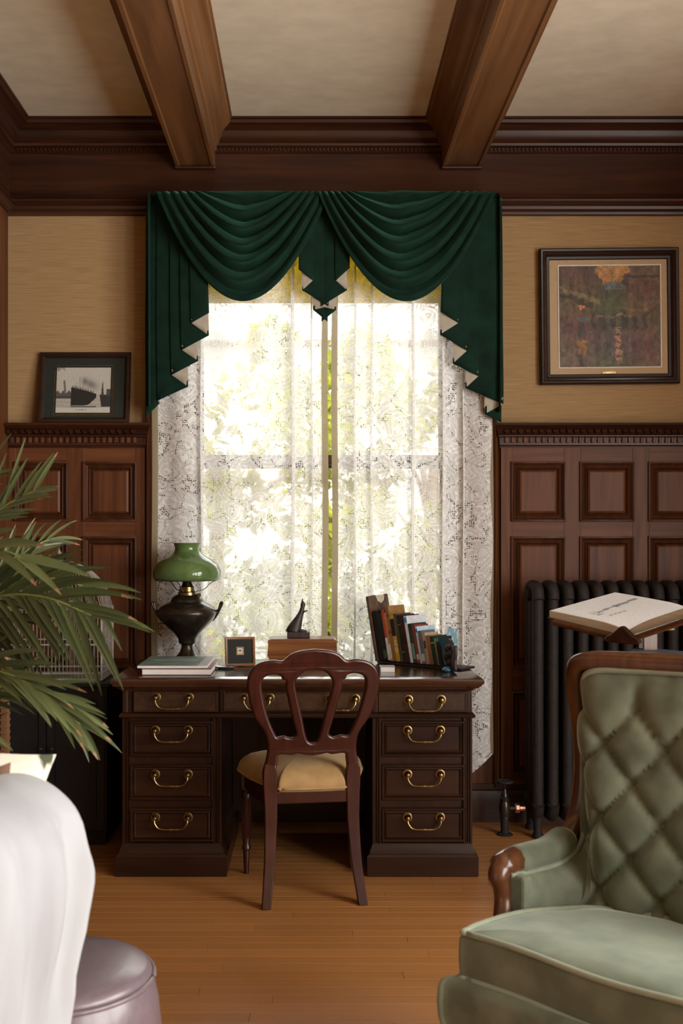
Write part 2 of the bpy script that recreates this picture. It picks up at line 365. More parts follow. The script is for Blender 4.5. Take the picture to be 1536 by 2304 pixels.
    def build(s, name, mats, parent=None, smooth=None, bevel=None, world=True, solidify=None, subsurf=0, kind=None, bevel_seg=2, recalc=True):
        me = bpy.data.meshes.new(name)
        vs = s.v
        if parent is not None and world:
            inv = ROOTM.get(parent, Matrix.Identity(4)).inverted(); vs = [tuple(inv @ Vector(p)) for p in s.v]
        me.from_pydata(vs, [], s.f)
        if not isinstance(mats, (list, tuple)): mats = [mats]
        for m in mats: me.materials.append(M[m] if isinstance(m, str) else m)
        if len(mats) > 1 and any(s.mi): me.polygons.foreach_set('material_index', s.mi)
        if s.uv is not None:
            ul = me.uv_layers.new(name='cloth')
            li = np.empty(len(me.loops), dtype=np.int32); me.loops.foreach_get('vertex_index', li)
            ul.data.foreach_set('uv', np.array(s.uv, dtype=np.float32)[li].ravel())
        if recalc:
            bm = bmesh.new(); bm.from_mesh(me); bmesh.ops.recalc_face_normals(bm, faces=bm.faces); bm.to_mesh(me); bm.free()
        if smooth is not None:
            me.polygons.foreach_set('use_smooth', [True]*len(me.polygons))
            if smooth < 180: me.set_sharp_from_angle(angle=math.radians(smooth))
        me.update()
        return link(name, me, parent, bevel, solidify, subsurf, kind, bevel_seg)
def link(name, me, parent=None, bevel=None, solidify=None, subsurf=0, kind=None, bevel_seg=2):
    o = bpy.data.objects.new(name, me); COL.objects.link(o)
    if parent is not None:
        o.parent = parent
        if parent in ROOTM: ROOTM[o] = ROOTM[parent]
    if solidify:
        m = o.modifiers.new('thickness', 'SOLIDIFY'); m.thickness = solidify[0]; m.offset = 0
        if len(solidify) > 1: m.material_offset = solidify[1]; m.material_offset_rim = solidify[2] if len(solidify) > 2 else 0
    if subsurf:
        m = o.modifiers.new('smooth', 'SUBSURF'); m.levels = subsurf; m.render_levels = subsurf
    if bevel:
        m = o.modifiers.new('bevel', 'BEVEL'); m.width = bevel; m.segments = bevel_seg; m.limit_method = 'ANGLE'; m.angle_limit = math.radians(40)
    if kind: o['kind'] = kind
    return o
def struct(o): o['kind'] = 'structure'; return o

def catmull(pts, n=6, closed=False):
    P = [Vector(p) for p in pts]; m = len(P); out = []
    rng = range(m) if closed else range(m-1)
    for i in rng:
        p1, p2 = P[i], P[(i+1) % m]
        p0 = P[(i-1) % m] if (closed or i > 0) else p1*2-p2
        p3 = P[(i+2) % m] if (closed or i+2 < m) else p2*2-p1
        for k in range(n):
            t = k/n
            out.append(0.5*((2*p1)+(p2-p0)*t+(2*p0-5*p1+4*p2-p3)*t*t+(3*p1-p0-3*p2+p3)*t**3))
    if not closed: out.append(P[-1])
    return out
def lerp(a, b, t): return a+(b-a)*t
def interp(x, xs, ys): return float(np.interp(x, xs, ys))
def smoothnoise(seed):
    r = random.Random(seed); ph = [(r.uniform(0, 6.28), r.uniform(0.6, 1.4)) for _ in range(4)]
    return lambda t: sum(math.sin(t*w*(k+1)+p)/(k+1) for k, (p, w) in enumerate(ph))/2

def outline_mesh(splines, depth, bevel, name='outline'):
    """flat outline with holes, given depth and rounded edges; returns (verts, faces) in x, y with depth along z"""
    cu = bpy.data.curves.new(name, 'CURVE'); cu.dimensions = '2D'; cu.fill_mode = 'BOTH'
    cu.extrude = depth/2-bevel; cu.bevel_depth = bevel; cu.bevel_resolution = 2; cu.offset = -bevel
    for pts in splines:
        sp = cu.splines.new('POLY'); sp.points.add(len(pts)-1); sp.use_cyclic_u = True
        for k, p in enumerate(pts): sp.points[k].co = (p[0], p[1], 0, 1)
    o = bpy.data.objects.new(name, cu); COL.objects.link(o)
    me = bpy.data.meshes.new_from_object(o)
    vs = [tuple(v.co) for v in me.vertices]; fs = [tuple(p.vertices) for p in me.polygons]
    bpy.data.objects.remove(o); bpy.data.curves.remove(cu); bpy.data.meshes.remove(me)
    return vs, fs

def picture(name, x0, x1, z0, z1, fn, nx, nz, parent, y=0.0, tilt=None):
    """a print: grid whose vertex colours come from fn(u, v) -> rgb (v up)"""
    mb = MB(); mb.grid([[(lerp(x0, x1, i/nx), y, lerp(z0, z1, j/nz)) for j in range(nz+1)] for i in range(nx+1)])
    if tilt: mb.v = [tuple(tilt(Vector(p))) for p in mb.v]
    o = mb.build(name, 'print', parent, world=False, recalc=False)
    ca = o.data.color_attributes.new('print', 'FLOAT_COLOR', 'POINT')
    U, V = np.meshgrid(np.linspace(0, 1, nx+1), np.linspace(0, 1, nz+1), indexing='ij')
    c = np.ones(((nx+1)*(nz+1), 4), dtype=np.float32); c[:, :3] = fn(U.ravel(), V.ravel())
    ca.data.foreach_set('color', c.ravel())
    return o

# ================================================================ the room
# ---- floor: fir strips running across the view
b = MB(); b.box(LEFT_X-0.2, RIGHT_X+0.2, REAR_Y-0.2, WALL_Y+0.2, -0.12, -0.018)
floor = struct(b.build('floor', 'subfloor'))
def plank_mesh():
    b = MB(); e = 0.012
    b.loops([[(-.5, -.5, -.018), (.5, -.5, -.018), (.5, .5, -.018), (-.5, .5, -.018)],
             [(-.5, -.5, -.0006), (.5, -.5, -.0006), (.5, .5, -.0006), (-.5, .5, -.0006)],
             [(-.4995, -.5+e, 0), (.4995, -.5+e, 0), (.4995, .5-e, 0), (-.4995, .5-e, 0)]])
    return b.build('plank', 'plank', floor, world=False)
PW = 0.057
plank0 = plank_mesh(); first = True
r = random.Random(3); y = WALL_Y-PW/2
rest = MB()
while y > REAR_Y:
    x = LEFT_X-r.uniform(0, 1.2)
    while x < RIGHT_X:
        L = r.uniform(0.9, 2.4); x1 = min(x+L, RIGHT_X); x0 = max(x, LEFT_X)
        if x1-x0 > 0.05:
            if y > 2.35:
                if first: p = plank0; first = False
                else: p = plank0.copy(); COL.objects.link(p)
                p.location = ((x0+x1)/2, y, 0); p.scale = (x1-x0-0.0008, PW-0.0006, 1)
            else:
                rest.box(x0, x1-0.0012, y-PW/2, y+PW/2-0.0012, -0.018, 0)
        x += L
    y -= PW
rest.build('plank_field', 'plank', floor, world=False, kind='stuff')

# ---- ceiling
b = MB(); b.box(LEFT_X-0.2, RIGHT_X+0.2, REAR_Y-0.2, WALL_Y+0.2, CEIL, CEIL+0.1)
struct(b.build('ceiling', 'ceil'))

# ---- walls
b = MB()
T = 0.22
b.box(LEFT_X-T, WIN_X0, WALL_Y, WALL_Y+T, 0, CEIL); b.box(WIN_X1, RIGHT_X+T, WALL_Y, WALL_Y+T, 0, CEIL)
b.box(WIN_X0, WIN_X1, WALL_Y, WALL_Y+T, 0, WIN_Z0); b.box(WIN_X0, WIN_X1, WALL_Y, WALL_Y+T, WIN_Z1, CEIL)
wall_back = struct(b.build('wall_back', 'wallpaper'))
b = MB(); b.box(LEFT_X-T, LEFT_X, REAR_Y, WALL_Y, 0, CEIL); wall_left = struct(b.build('wall_left', 'wallpaper'))
b = MB(); ys = [REAR_Y]+[q for w in SIDE_WINS for q in w]+[WALL_Y]
for k in range(0, len(ys), 2): b.box(RIGHT_X, RIGHT_X+T, ys[k], ys[k+1], 0, CEIL)
for y0, y1 in SIDE_WINS:
    b.box(RIGHT_X, RIGHT_X+T, y0, y1, 0, SIDE_Z0); b.box(RIGHT_X, RIGHT_X+T, y0, y1, SIDE_Z1, CEIL)
wall_right = struct(b.build('wall_right', 'wallpaper'))
b = MB(); b.box(LEFT_X-T, RIGHT_X+T, REAR_Y-T, REAR_Y, 0, CEIL)
wall_rear = struct(b.build('wall_rear', 'wallpaper'))

# ---- windows out of view that light the room (plain sashes)
def plain_window(name, horiz, fixed, a0, a1, z0, z1):
    def put(b, p0, p1, q0, q1, t0, t1):
        if horiz: b.box(p0, p1, fixed+t0, fixed+t1, q0, q1)
        else: b.box(fixed+t0, fixed+t1, p0, p1, q0, q1)
    b = MB(); w = 0.06; zm = (z0+z1)/2
    for p0, p1, q0, q1 in ((a0, a0+w, z0, z1), (a1-w, a1, z0, z1), (a0, a1, z0, z0+w), (a0, a1, z1-w, z1), (a0, a1, zm-.03, zm+.03)):
        put(b, p0, p1, q0, q1, 0.06 if not horiz else -0.14, 0.12 if not horiz else -0.08)
    return struct(b.build(name, 'wood_z', bevel=0.004))
for k, (y0, y1) in enumerate(SIDE_WINS): plain_window('window_%d' % (k+2), False, RIGHT_X, y0, y1, SIDE_Z0, SIDE_Z1)

# ---- the double-hung window behind the desk
win = thing('window_1', None, None, ((WIN_X0+WIN_X1)/2, WALL_Y, 0)); win['kind'] = 'structure'
b = MB()                                                        # wide casing boards on the wall
cw = 0.172
b.box(WIN_X0-cw, WIN_X0, WALL_Y-0.022, WALL_Y, 0.16, WIN_Z1+0.02); b.box(WIN_X1, WIN_X1+cw, WALL_Y-0.022, WALL_Y, 0.16, WIN_Z1+0.02)
b.build('casing', 'panel', win, bevel=0.003)
for x0 in (WIN_X0-cw-0.022, WIN_X1+cw-0.006):                       # bead at the outer edge of each casing
    b = MB(); b.prism_z([(x0, WALL_Y), (x0+0.006, WALL_Y-0.042), (x0+0.014, WALL_Y-0.05), (x0+0.022, WALL_Y-0.042), (x0+0.028, WALL_Y)], 0.16, WIN_Z1+0.02)
    b.build('casing_bead', 'panel', win, smooth=50)
b = MB(); b.box(WIN_X0-0.02, WIN_X1+0.02, WALL_Y-0.05, WALL_Y+0.1, WIN_Z0-0.04, WIN_Z0); b.build('sill', 'wood_x', win, bevel=0.008)
b = MB()                                                        # jamb lining
for x in (WIN_X0, WIN_X1-0.02): b.box(x, x+0.02, WALL_Y, WALL_Y+T, WIN_Z0, WIN_Z1)
b.box(WIN_X0+0.02, WIN_X1-0.02, WALL_Y, WALL_Y+T, WIN_Z1-0.02, WIN_Z1)
b.build('jamb', 'wood_z', win)
def sash(z0, z1, yc):
    b = MB(); w = 0.045; X0, X1 = WIN_X0+0.02, WIN_X1-0.02
    prof = [(0, yc+0.018), (0, yc-0.018), (w-0.012, yc-0.018), (w, yc-0.006), (w, yc+0.018), (0, yc+0.018)]
    b.ring(X0, X1, z0, z1, prof)
    s = b.build('sash', 'wood_z', win, smooth=30)
    g = MB(); g.box(X0+w, X1-w, yc-0.002, yc+0.002, z0+w, z1-w); g.build('pane', 'pane', s)
sash(1.655, WIN_Z1-0.02, WALL_Y+0.14); sash(WIN_Z0, 1.715, WALL_Y+0.09)

# ---- wainscot: stiles and rails with bolection-moulded panels
WY = WALL_Y-0.035                         # face of the wainscot frame
def wainscot(name, x0, x1, cols, rows, side_mat='panel'):
    """cols: panel x ranges, rows: panel z ranges. Frame pieces are parts, each panel a part with its moulding below it"""
    root = thing(name, None, None, (x0, WALL_Y, 0)); root['kind'] = 'structure'
    b = MB(); b.box(x0, x1, WY+0.014, WALL_Y, 0.02, 1.78); b.build('backing', 'shadow_gap', root)
    ztop, zbot = 1.78, 0.17
    edges = [x0]+[q for c in cols for q in c]+[x1]
    for k in range(0, len(edges), 2):
        if edges[k+1]-edges[k] > 0.005:
            b = MB(); b.box(edges[k], edges[k+1], WY, WALL_Y-0.01, zbot, ztop); b.build('stile', side_mat, root, bevel=0.002)
    zs = [zbot]+[q for r_ in sorted(rows) for q in r_]+[ztop]
    for c0, c1 in cols:
        for k in range(0, len(zs), 2):
            b = MB(); b.box(c0, c1, WY+0.001, WALL_Y-0.01, zs[k], zs[k+1]); b.build('rail', 'wood_x' if side_mat != 'panel' else 'panelx', root)
    for c0, c1 in cols:
        for z0, z1 in rows:
            b = MB()
            b.ring(c0+0.030, c1-0.030, z0+0.030, z1-0.030, [(0, WY+0.014), (0.004, WY+0.006), (0.012, WY+0.001)], fill=True)
            p = b.build('panel', 'panel', root, smooth=25)
            m = MB(); m.ring(c0-0.008, c1+0.008, z0-0.008, z1+0.008,
                             [(0, WY), (0.001, WY-0.010), (0.008, WY-0.013), (0.013, WY-0.008), (0.015, WY-0.002), (0.024, WY+0.004), (0.030, WY-0.003), (0.034, WY+0.004), (0.040, WY+0.013)])
            m.build('moulding', 'moulding', p, smooth=40)
    return root
M['panelx'] = wood('panel_mahogany_x', (0.142, 0.048, 0.0165, 1), (0.064, 0.0195, 0.0068, 1), 'x', rough=0.5, coat=0.03, spec=0.22)
ROWS = [(1.404, 1.668), (0.72, 1.320), (0.22, 0.60)]
Lx1, Rx0 = -0.775, 0.882
wainscot('trim_1', LEFT_X, Lx1, [(-1.375, -1.137), (-1.056, -0.818)], ROWS)
rc = [(0.936+0.319*k, 1.176+0.319*k) for k in range(5)]
wainscot('trim_2', Rx0, RIGHT_X, rc, ROWS)

# ---- carved cap (plate rail) with dentils
CAP = [(0.0, 1.848), (0.115, 1.848), (0.118, 1.838), (0.110, 1.830), (0.100, 1.826), (0.082, 1.800), (0.066, 1.795), (0.066, 1.790), (0.058, 1.788),
       (0.052, 1.786), (0.046, 1.762), (0.046, 1.752), (0.038, 1.746), (0.036, 1.738), (0.0, 1.738)]
def cap(name, x0, x1, ret0, ret1):
    root = thing(name, None, None, (x0, WALL_Y, 1.73)); root['kind'] = 'structure'
    b = MB(); poly = [(WALL_Y-p, z) for p, z in CAP]
    b.prism_x(poly, (lambda q: x0-(WALL_Y-q[0])*0.42) if ret0 else x0, (lambda q: x1+(WALL_Y-q[0])*0.42) if ret1 else x1)
    b.build('cornice', 'wood_x', root, smooth=35)
    d = MB(); d.box(-0.008, 0.008, -0.010, 0, -0.013, 0.013)
    d0 = None; x = x0+0.012
    while x < x1-0.01:
        if d0 is None: d0 = o = d.build('dentil', 'panel', root, world=False, bevel=0.002)
        else: o = d0.copy(); COL.objects.link(o)
        o.location = (x-x0, -0.048, 1.774-1.73); x += 0.0285
    e = MB()                                    # carved leaf tongues on the cyma above
    e.loops([[(-0.009, -0.002, 0.012), (0.009, -0.002, 0.012), (0.009, 0.004, 0.012), (-0.009, 0.004, 0.012)],
             [(-0.013, -0.012, 0.0), (0.013, -0.012, 0.0), (0.013, 0.004, -0.004), (-0.013, 0.004, -0.004)],
             [(-0.002, -0.004, -0.015), (0.002, -0.004, -0.015), (0.002, 0.004, -0.016), (-0.002, 0.004, -0.016)]])
    e0 = None; x = x0+0.004
    while x < x1:
        if e0 is None: e0 = o = e.build('carved_leaf', 'wood_x', root, world=False, smooth=60)
        else: o = e0.copy(); COL.objects.link(o)
        o.location = (x-x0, -0.093, 1.813-1.73); x += 0.032
cap('trim_3', LEFT_X, Lx1-0.012, False, True); cap('trim_4', Rx0+0.012, RIGHT_X, True, False)
b = MB(); BP = [(0.0, 0.0), (0.05, 0.0), (0.05, 0.13), (0.045, 0.145), (0.036, 0.15), (0.036, 0.175), (0.0, 0.175)]
b.prism_x([(WALL_Y-p, z) for p, z in BP], LEFT_X, RIGHT_X); struct(b.build('baseboard_back', 'wood_x', smooth=35))
b = MB(); b.box(LEFT_X, LEFT_X+0.03, REAR_Y, WALL_Y-0.05, 0, 0.17); struct(b.build('baseboard_left', 'wood_y', bevel=0.006))
b = MB(); b.box(LEFT_X, LEFT_X+0.022, WALL_Y-0.62, WALL_Y-0.04, 0.17, 2.83); struct(b.build('trim_5', 'panel', bevel=0.004))   # broad wooden casing at the left corner
b = MB(); b.box(LEFT_X, LEFT_X+0.02, REAR_Y, WALL_Y-0.62, 0.17, 1.75); struct(b.build('trim_6', 'wood_z', bevel=0.004))

# ---- frieze board and crown along the walls
FR = [(0.0, 2.828), (0.030, 2.828), (0.034, 2.838), (0.052, 2.846), (0.056, 2.858), (0.046, 2.872), (0.040, 2.888), (0.044, 2.895), (0.032, 2.905), (0.024, 2.925), (0.022, 2.93),
      (0.022, 3.112), (0.034, 3.116), (0.034, 3.136), (0.052, 3.14), (0.056, 3.150), (0.070, 3.158), (0.082, 3.178), (0.088, 3.196), (0.108, 3.210), (0.132, 3.216), (0.138, 3.228), (0.146, 3.232), (0.146, CEIL), (0.0, CEIL)]
b = MB(); b.prism_x([(WALL_Y-p, z) for p, z in FR], lambda q: LEFT_X+(WALL_Y-q[0]), lambda q: RIGHT_X-(WALL_Y-q[0]))
cr = struct(b.build('trim_7', 'wood_x', smooth=35))
b = MB(); x = LEFT_X+0.06
while x < RIGHT_X-0.05: b.box(x, x+0.010, WALL_Y-0.042, WALL_Y-0.03, 3.118, 3.134); x += 0.0185
b.build('dentil_band', 'wood_x', cr, kind='stuff')
b = MB(); L = [[(LEFT_X+p, REAR_Y, z) for p, z in FR], [(LEFT_X+p, WALL_Y-p, z) for p, z in FR]]; b.loops(L)
struct(b.build('trim_8', 'wood_y', smooth=35))
b = MB(); L = [[(RIGHT_X-p, REAR_Y, z) for p, z in FR], [(RIGHT_X-p, WALL_Y-p, z) for p, z in FR]]; b.loops(L)
struct(b.build('trim_9', 'wood_y', smooth=35))
b = MB(); b.prism_x([(REAR_Y+p, z) for p, z in FR], LEFT_X, RIGHT_X); struct(b.build('trim_10', 'wood_x', smooth=35))

# ---- ceiling beams with side mouldings
HALF = [(0.0, 3.054), (0.070, 3.054), (0.076, 3.048), (0.090, 3.048), (0.092, 3.056), (0.092, 3.118), (0.100, 3.124), (0.102, 3.142), (0.112, 3.150), (0.124, 3.172), (0.130, 3.192), (0.150, 3.208), (0.168, 3.216), (0.172, 3.230), (0.180, 3.234), (0.180, CEIL)]
for k, xc in enumerate((-0.540, 0.700, 1.94)):
    b = MB(); sec = [(xc+p, z) for p, z in HALF]+[(xc-p, z) for p, z in reversed(HALF[1:])]
    b.prism_y(sec, REAR_Y, WALL_Y-0.015)
    struct(b.build('trim_%d' % (11+k), 'beam', smooth=35))
    # moulded plate where the beam lands on the frieze
    b = MB(); b.box(xc-0.096, xc+0.096, WALL_Y-0.05, WALL_Y-0.01, 3.036, 3.050); struct(b.build('trim_%d' % (14+k), 'wood_x', bevel=0.006))

# ================================================================ garden behind the window
b = MB(); b.box(-14, 14, WALL_Y+0.25, 30, -0.75, -0.65); struct(b.build('garden_ground', 'gravel'))
def leaf_cloud(name, centres, n, size, mat, parent, seed):
    rg = np.random.default_rng(seed); V = []; Fc = []
    for (cx, cy, cz, rx, ry, rz), k in zip(centres, np.array_split(np.arange(n), len(centres))):
        m = len(k); d = rg.normal(size=(m, 3)); d /= np.linalg.norm(d, axis=1)[:, None]
        rad = rg.uniform(0.45, 1.0, m)**0.6
        c = np.array([cx, cy, cz])+d*rad[:, None]*np.array([rx, ry, rz])
        a = rg.normal(size=(m, 3)); a /= np.linalg.norm(a, axis=1)[:, None]
        e = np.cross(a, rg.normal(size=(m, 3))); e /= np.linalg.norm(e, axis=1)[:, None]
        s = size*rg.uniform(0.6, 1.4, m)[:, None]
        quad = np.stack([c-a*s, c+e*s*0.4+a*s*0.1, c+a*s, c-e*s*0.4+a*s*0.1], axis=1).reshape(-1, 3)
        base = len(V)*0+sum(len(x) for x in V)
        V.append(quad); Fc.append((np.arange(m*4).reshape(m, 4)+base))
    mb = MB(); mb.v = [tuple(p) for p in np.concatenate(V)]; mb.f = [tuple(int(i) for i in q) for q in np.concatenate(Fc)]; mb.mi = [0]*len(mb.f)
    return mb.build(name, mat, parent, recalc=False, kind='stuff')
def garden_tree(label, x, y, trunk_h, clumps, n, size, mat, seed, name='garden_tree', cat='tree'):
    t = thing(name, label, cat, (x, y, -0.65))
    rr = random.Random(seed)
    b = MB(); b.tube([(x, y, -0.65), (x+rr.uniform(-.1, .1), y, -0.65+trunk_h*0.5), (x+rr.uniform(-.15, .15), y, -0.65+trunk_h)], [0.09, 0.07, 0.05], 8)
    for q in range(4):
        a = rr.uniform(0, 6.28); z0 = -0.65+trunk_h*rr.uniform(0.55, 0.95)
        b.tube([(x, y, z0), (x+0.3*math.cos(a), y+0.3*math.sin(a), z0+0.35), (x+0.7*math.cos(a), y+0.6*math.sin(a), z0+0.6)], [0.035, 0.025, 0.012], 6)
    b.build('trunk', 'bark', t, smooth=60)
    leaf_cloud('foliage', [(x+c[0], y+c[1], c[2], c[3], c[4], c[5]) for c in clumps], n, size, mat, t, seed)
def clumps(seed, n, sx, z0, z1, r0, r1):
    q = random.Random(seed); return [(q.uniform(-sx, sx), q.uniform(-.5, .5), q.uniform(z0, z1), *(3*[q.uniform(r0, r1)])) for _ in range(n)]
garden_tree('sunlit leafy tree filling the left of the window', -0.75, 8.4, 2.6, clumps(5, 34, 1.15, 0.6, 2.85, 0.18, 0.42), 4600, 0.07, 'foliage', 11)
garden_tree('sunlit leafy tree filling the right of the window', 1.15, 10.4, 2.7, clumps(6, 36, 1.3, 0.4, 3.1, 0.18, 0.42), 4200, 0.075, 'foliage', 12)
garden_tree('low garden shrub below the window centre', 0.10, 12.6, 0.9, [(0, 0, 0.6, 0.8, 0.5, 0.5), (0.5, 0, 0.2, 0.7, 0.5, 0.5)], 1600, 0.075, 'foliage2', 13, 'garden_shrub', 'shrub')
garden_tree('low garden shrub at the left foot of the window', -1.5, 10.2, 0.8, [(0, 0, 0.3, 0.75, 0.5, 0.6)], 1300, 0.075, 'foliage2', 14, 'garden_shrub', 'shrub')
# a neighbour's pale house beyond the trees, its eaves showing at the top of the panes
h = thing('neighbour_house', 'pale clapboard house with dark roof beyond the garden trees', 'building', (0.5, 16, -0.65))
b = MB(); b.box(-5, 6, 14.2, 19, -0.65, 3.95); b.build('wall', 'whitepaint', h)
z = -0.6; cl0 = None                                        # lapped boards on the side facing the window
while z < 3.9:
    if cl0 is None:
        b = MB(); b.add([(-5, 14.2, 0), (6, 14.2, 0), (6, 14.165, 0), (-5, 14.165, 0), (-5, 14.2, 0.15), (6, 14.2, 0.15), (6, 14.19, 0.15), (-5, 14.19, 0.15)], [(0, 1, 2, 3), (4, 7, 6, 5), (3, 2, 6, 7), (0, 4, 5, 1), (1, 5, 6, 2), (0, 3, 7, 4)])
        cl0 = o = b.build('clapboard', 'whitepaint', h, world=False)
        o.location = (-0.5, -16, 0)
    else: o = cl0.copy(); COL.objects.link(o)
    o.location = (-0.5, -16, z+0.65); z += 0.15
for xw in (-1.9, 1.5):
    b = MB(); b.ring(xw-0.5, xw+0.5, 0.9, 2.4, [(0, 14.2), (0, 14.13), (0.09, 14.13), (0.09, 14.2)]); f_ = b.build('window', 'fillet', h)
    b = MB(); b.box(xw-0.42, xw+0.42, 14.135, 14.16, 0.98, 2.32); b.build('pane', 'grey', f_)
b = MB(); b.prism_x([(13.7, 3.9), (13.7, 4.02), (16.6, 5.6), (19.5, 4.02), (19.5, 3.9)], -5.4, 6.4); b.build('roof', 'roofing', h)

# ================================================================ window dressing
# ---- roller blind
rb = thing('roller_blind', 'olive yellow roller blind pulled partway down behind the lace', 'blind', ((WIN_X0+WIN_X1)/2, WALL_Y+0.05, 2.43))
b = MB(); b.box(WIN_X0+0.022, WIN_X1-0.022, WALL_Y+0.044, WALL_Y+0.046, 2.445, 2.74); b.build('cloth', 'blind', rb)
b = MB(); b.lathe([(0.019, WIN_X0+0.022), (0.019, WIN_X1-0.022)], (0, WALL_Y+0.045, 2.75), 'x', 16); b.build('roller', 'wood_x', rb, smooth=40)
b = MB(); b.box(WIN_X0+0.024, WIN_X1-0.024, WALL_Y+0.041, WALL_Y+0.049, 2.43, 2.446); b.build('hem_bar', 'blind', rb, bevel=0.003)

# ---- lace panels: cloth with soft folds; a few folds turn back on themselves
def lace_panel(label, x0, x1, seed, lead, folds, zb):
    """x0..x1 hanging width, lead: side of the leading edge ('R' or 'L'), folds: positions (m) where the cloth doubles"""
    n = 420; rr = smoothnoise(seed); top = 2.845
    t = thing('lace_curtain', label, 'curtain', ((x0+x1)/2, 4.90, 0.2), group='lace curtains at the window')
    xs = np.linspace(x0, x1, n); px = []; py = []
    for x in xs:
        s = x; y = 4.905+0.010*math.sin((x-x0)*34+1.5*rr(x*3))+0.006*rr(x*7)
        px.append(s); py.append(y)
    # path with overlaps: walk and insert S-bends
    path = []
    for k, x in enumerate(xs):
        path.append((px[k], py[k]))
        for f_, w in folds:
            if k and xs[k-1] < f_ <= x:
                for q in np.linspace(0, 1, 14)[1:]:
                    path.append((f_+w*math.sin(PI*q) if q < 0.5 else f_+w*math.sin(PI*q)*1.0-w*0.0, py[k]-0.030*q*(1 if q < 1 else 1)))
                for q in np.linspace(0, 1, 8)[1:]: path.append((f_+w*0.5*q, py[k]-0.030*(1-q)))
    P = np.array(path); d = np.r_[0, np.cumsum(np.hypot(*np.diff(P, axis=0).T))]
    nz = 30; mb = MB(); uv = []; rows = []
    for k in range(len(P)):
        col = []
        for j in range(nz+1):
            v = j/nz; z = lerp(top, zb(P[k][0]), v)
            sway = 0.004*math.sin(z*5+P[k][0]*9)
            col.append((P[k][0]+sway*0.6, P[k][1]+sway*0.5, z)); uv.append((d[k]+seed*3.1, z))
        rows.append(col)
    mb.grid(rows); mb.uv = uv
    mb.build('lace', 'lace', t, smooth=180, recalc=False)
    # sewn hems: leading edge, outer edge and foot
    for xe, w in ((P[0], 0.028), (P[-1], 0.028)):
        sgn = 1 if xe is P[0] or xe[0] == P[0][0] else -1
        h = MB(); uvh = []
        rows = []
        for i in range(4):
            col = []
            for j in range(nz+1):
                z = lerp(top, zb(xe[0]), j/nz); sway = 0.004*math.sin(z*5+xe[0]*9)
                col.append((xe[0]+sgn*w*i/3+sway*0.6, xe[1]-0.003+sway*0.5+0.002*math.sin(z*11), z)); uvh.append((i*0.01, z))
            rows.append(col)
        h.grid(rows); h.uv = uvh; h.build('hem', 'lacehem', t, smooth=180, recalc=False)
    return t
lace_panel('left lace curtain panel behind the oil lamp', wx(341, 4.9), wx(738, 4.9), 1, 'R', [(wx(655, 4.9), 0.016), (wx(700, 4.9), 0.007), (wx(452, 4.9), 0.010)], lambda x: 0.24)
lace_panel('right lace curtain panel behind the row of books', wx(746, 4.9), wx(1110, 4.9), 2, 'L', [(wx(795, 4.9), 0.010), (wx(833, 4.9), 0.012), (wx(925, 4.9), 0.014), (wx(992, 4.9), 0.020), (wx(1040, 4.9), 0.008)], lambda x: 0.24+max(0, x-0.74)*0.9)
rod = MB(); rod.lathe([(0.011, WIN_X0-0.16), (0.011, WIN_X1+0.16)], (0, 4.905, 2.858), 'x', 12)
rd = rod.build('curtain_rod', 'brass', smooth=40); tag(rd, 'thin brass rod carrying the lace behind the green valance', 'curtain rod')
for x in (WIN_X0-0.12, WIN_X1+0.12):
    b = MB(); b.box(x-0.008, x+0.008, 4.905, WALL_Y-0.02, 2.85, 2.866); b.build('bracket', 'brass', rd, world=False)

# ---- green velvet valance: two swags, two cascades, a centre jabot
val = thing('window_valance', 'dark green velvet swag valance with pale lined cascades over the window', 'valance', (0.06, 4.85, 2.86))
def cascade_piece(mb, hem, y0, ytop_px, dy, squeeze, xref):
    """cloth folded back and forth along hem points [(px, py)]; each lap lies a little behind the one before"""
    rows = []; zlow = wz(max(h[1] for h in hem), y0)
    for k in range(len(hem)-1):
        (xa, ya), (xb, yb) = hem[k], hem[k+1]; m = 7
        for i in range(m+(1 if k == len(hem)-2 else 0)):
            q = i/m; x = lerp(xa, xb, q); yy = lerp(ya, yb, q); Y = y0+dy*(k+q)
            Y -= 0.003*math.sin(PI*q)*(1 if k % 2 == 0 else -0.5)
            zb = wz(yy, y0); zt = wz(ytop_px, y0); col = []
            for j in range(25):
                v = j/24; va = min(1.0, v*(zt-zb)/(zt-zlow)); xx = xref+(x-xref)*lerp(squeeze, 1.0, va**0.7)
                wob = 0.002*math.sin(va*9)*va
                col.append((wx(xx, y0)+wob, Y+wob-0.012*v*(1-v)*2, lerp(zt, zb, v)))
            rows.append(col)
    mb.grid(rows)
LH = [(477, 704), (434, 726), (474, 753), (409, 785), (446, 809), (383, 840), (420, 866), (349, 897), (353, 903), (320, 935)]
RH = [(985, 701), (1028, 726), (986, 751), (1050, 787), (1018, 815), (1078, 843), (1049, 869), (1137, 905), (1095, 927), (1134, 946)]
for hem, xr in ((LH, 350), (RH, 1110)):
    b = MB(); cascade_piece(b, hem, 4.79, 436, 0.009, 0.86, xr)
    o = b.build('cascade', ['valance', 'lining'], val, smooth=50, solidify=(0.003, 1), recalc=False)
    # the first lap must show velvet to the room
    n0 = o.data.polygons[12].normal
    if n0.y > 0: o.data.flip_normals()
b = MB()
for sgn in (1, -1):
    hem = [(670, 606), (703, 630), (678, 651), (738, 686), (703, 693), (736, 719)]
    if sgn < 0: hem = [(1459-x, y+(-3 if i == 0 else 0)) for i, (x, y) in enumerate(hem)]
    c = MB(); cascade_piece(c, hem, 4.785, 440, 0.009, 0.9, 735)
    if sgn < 0: c.f = [tuple(reversed(f)) for f in c.f]
    b.add(c.v, c.f)
o = b.build('centre_jabot', ['valance', 'lining'], val, smooth=50, solidify=(0.003, 1), recalc=False)
if o.data.polygons[12].normal.y > 0: o.data.flip_normals()
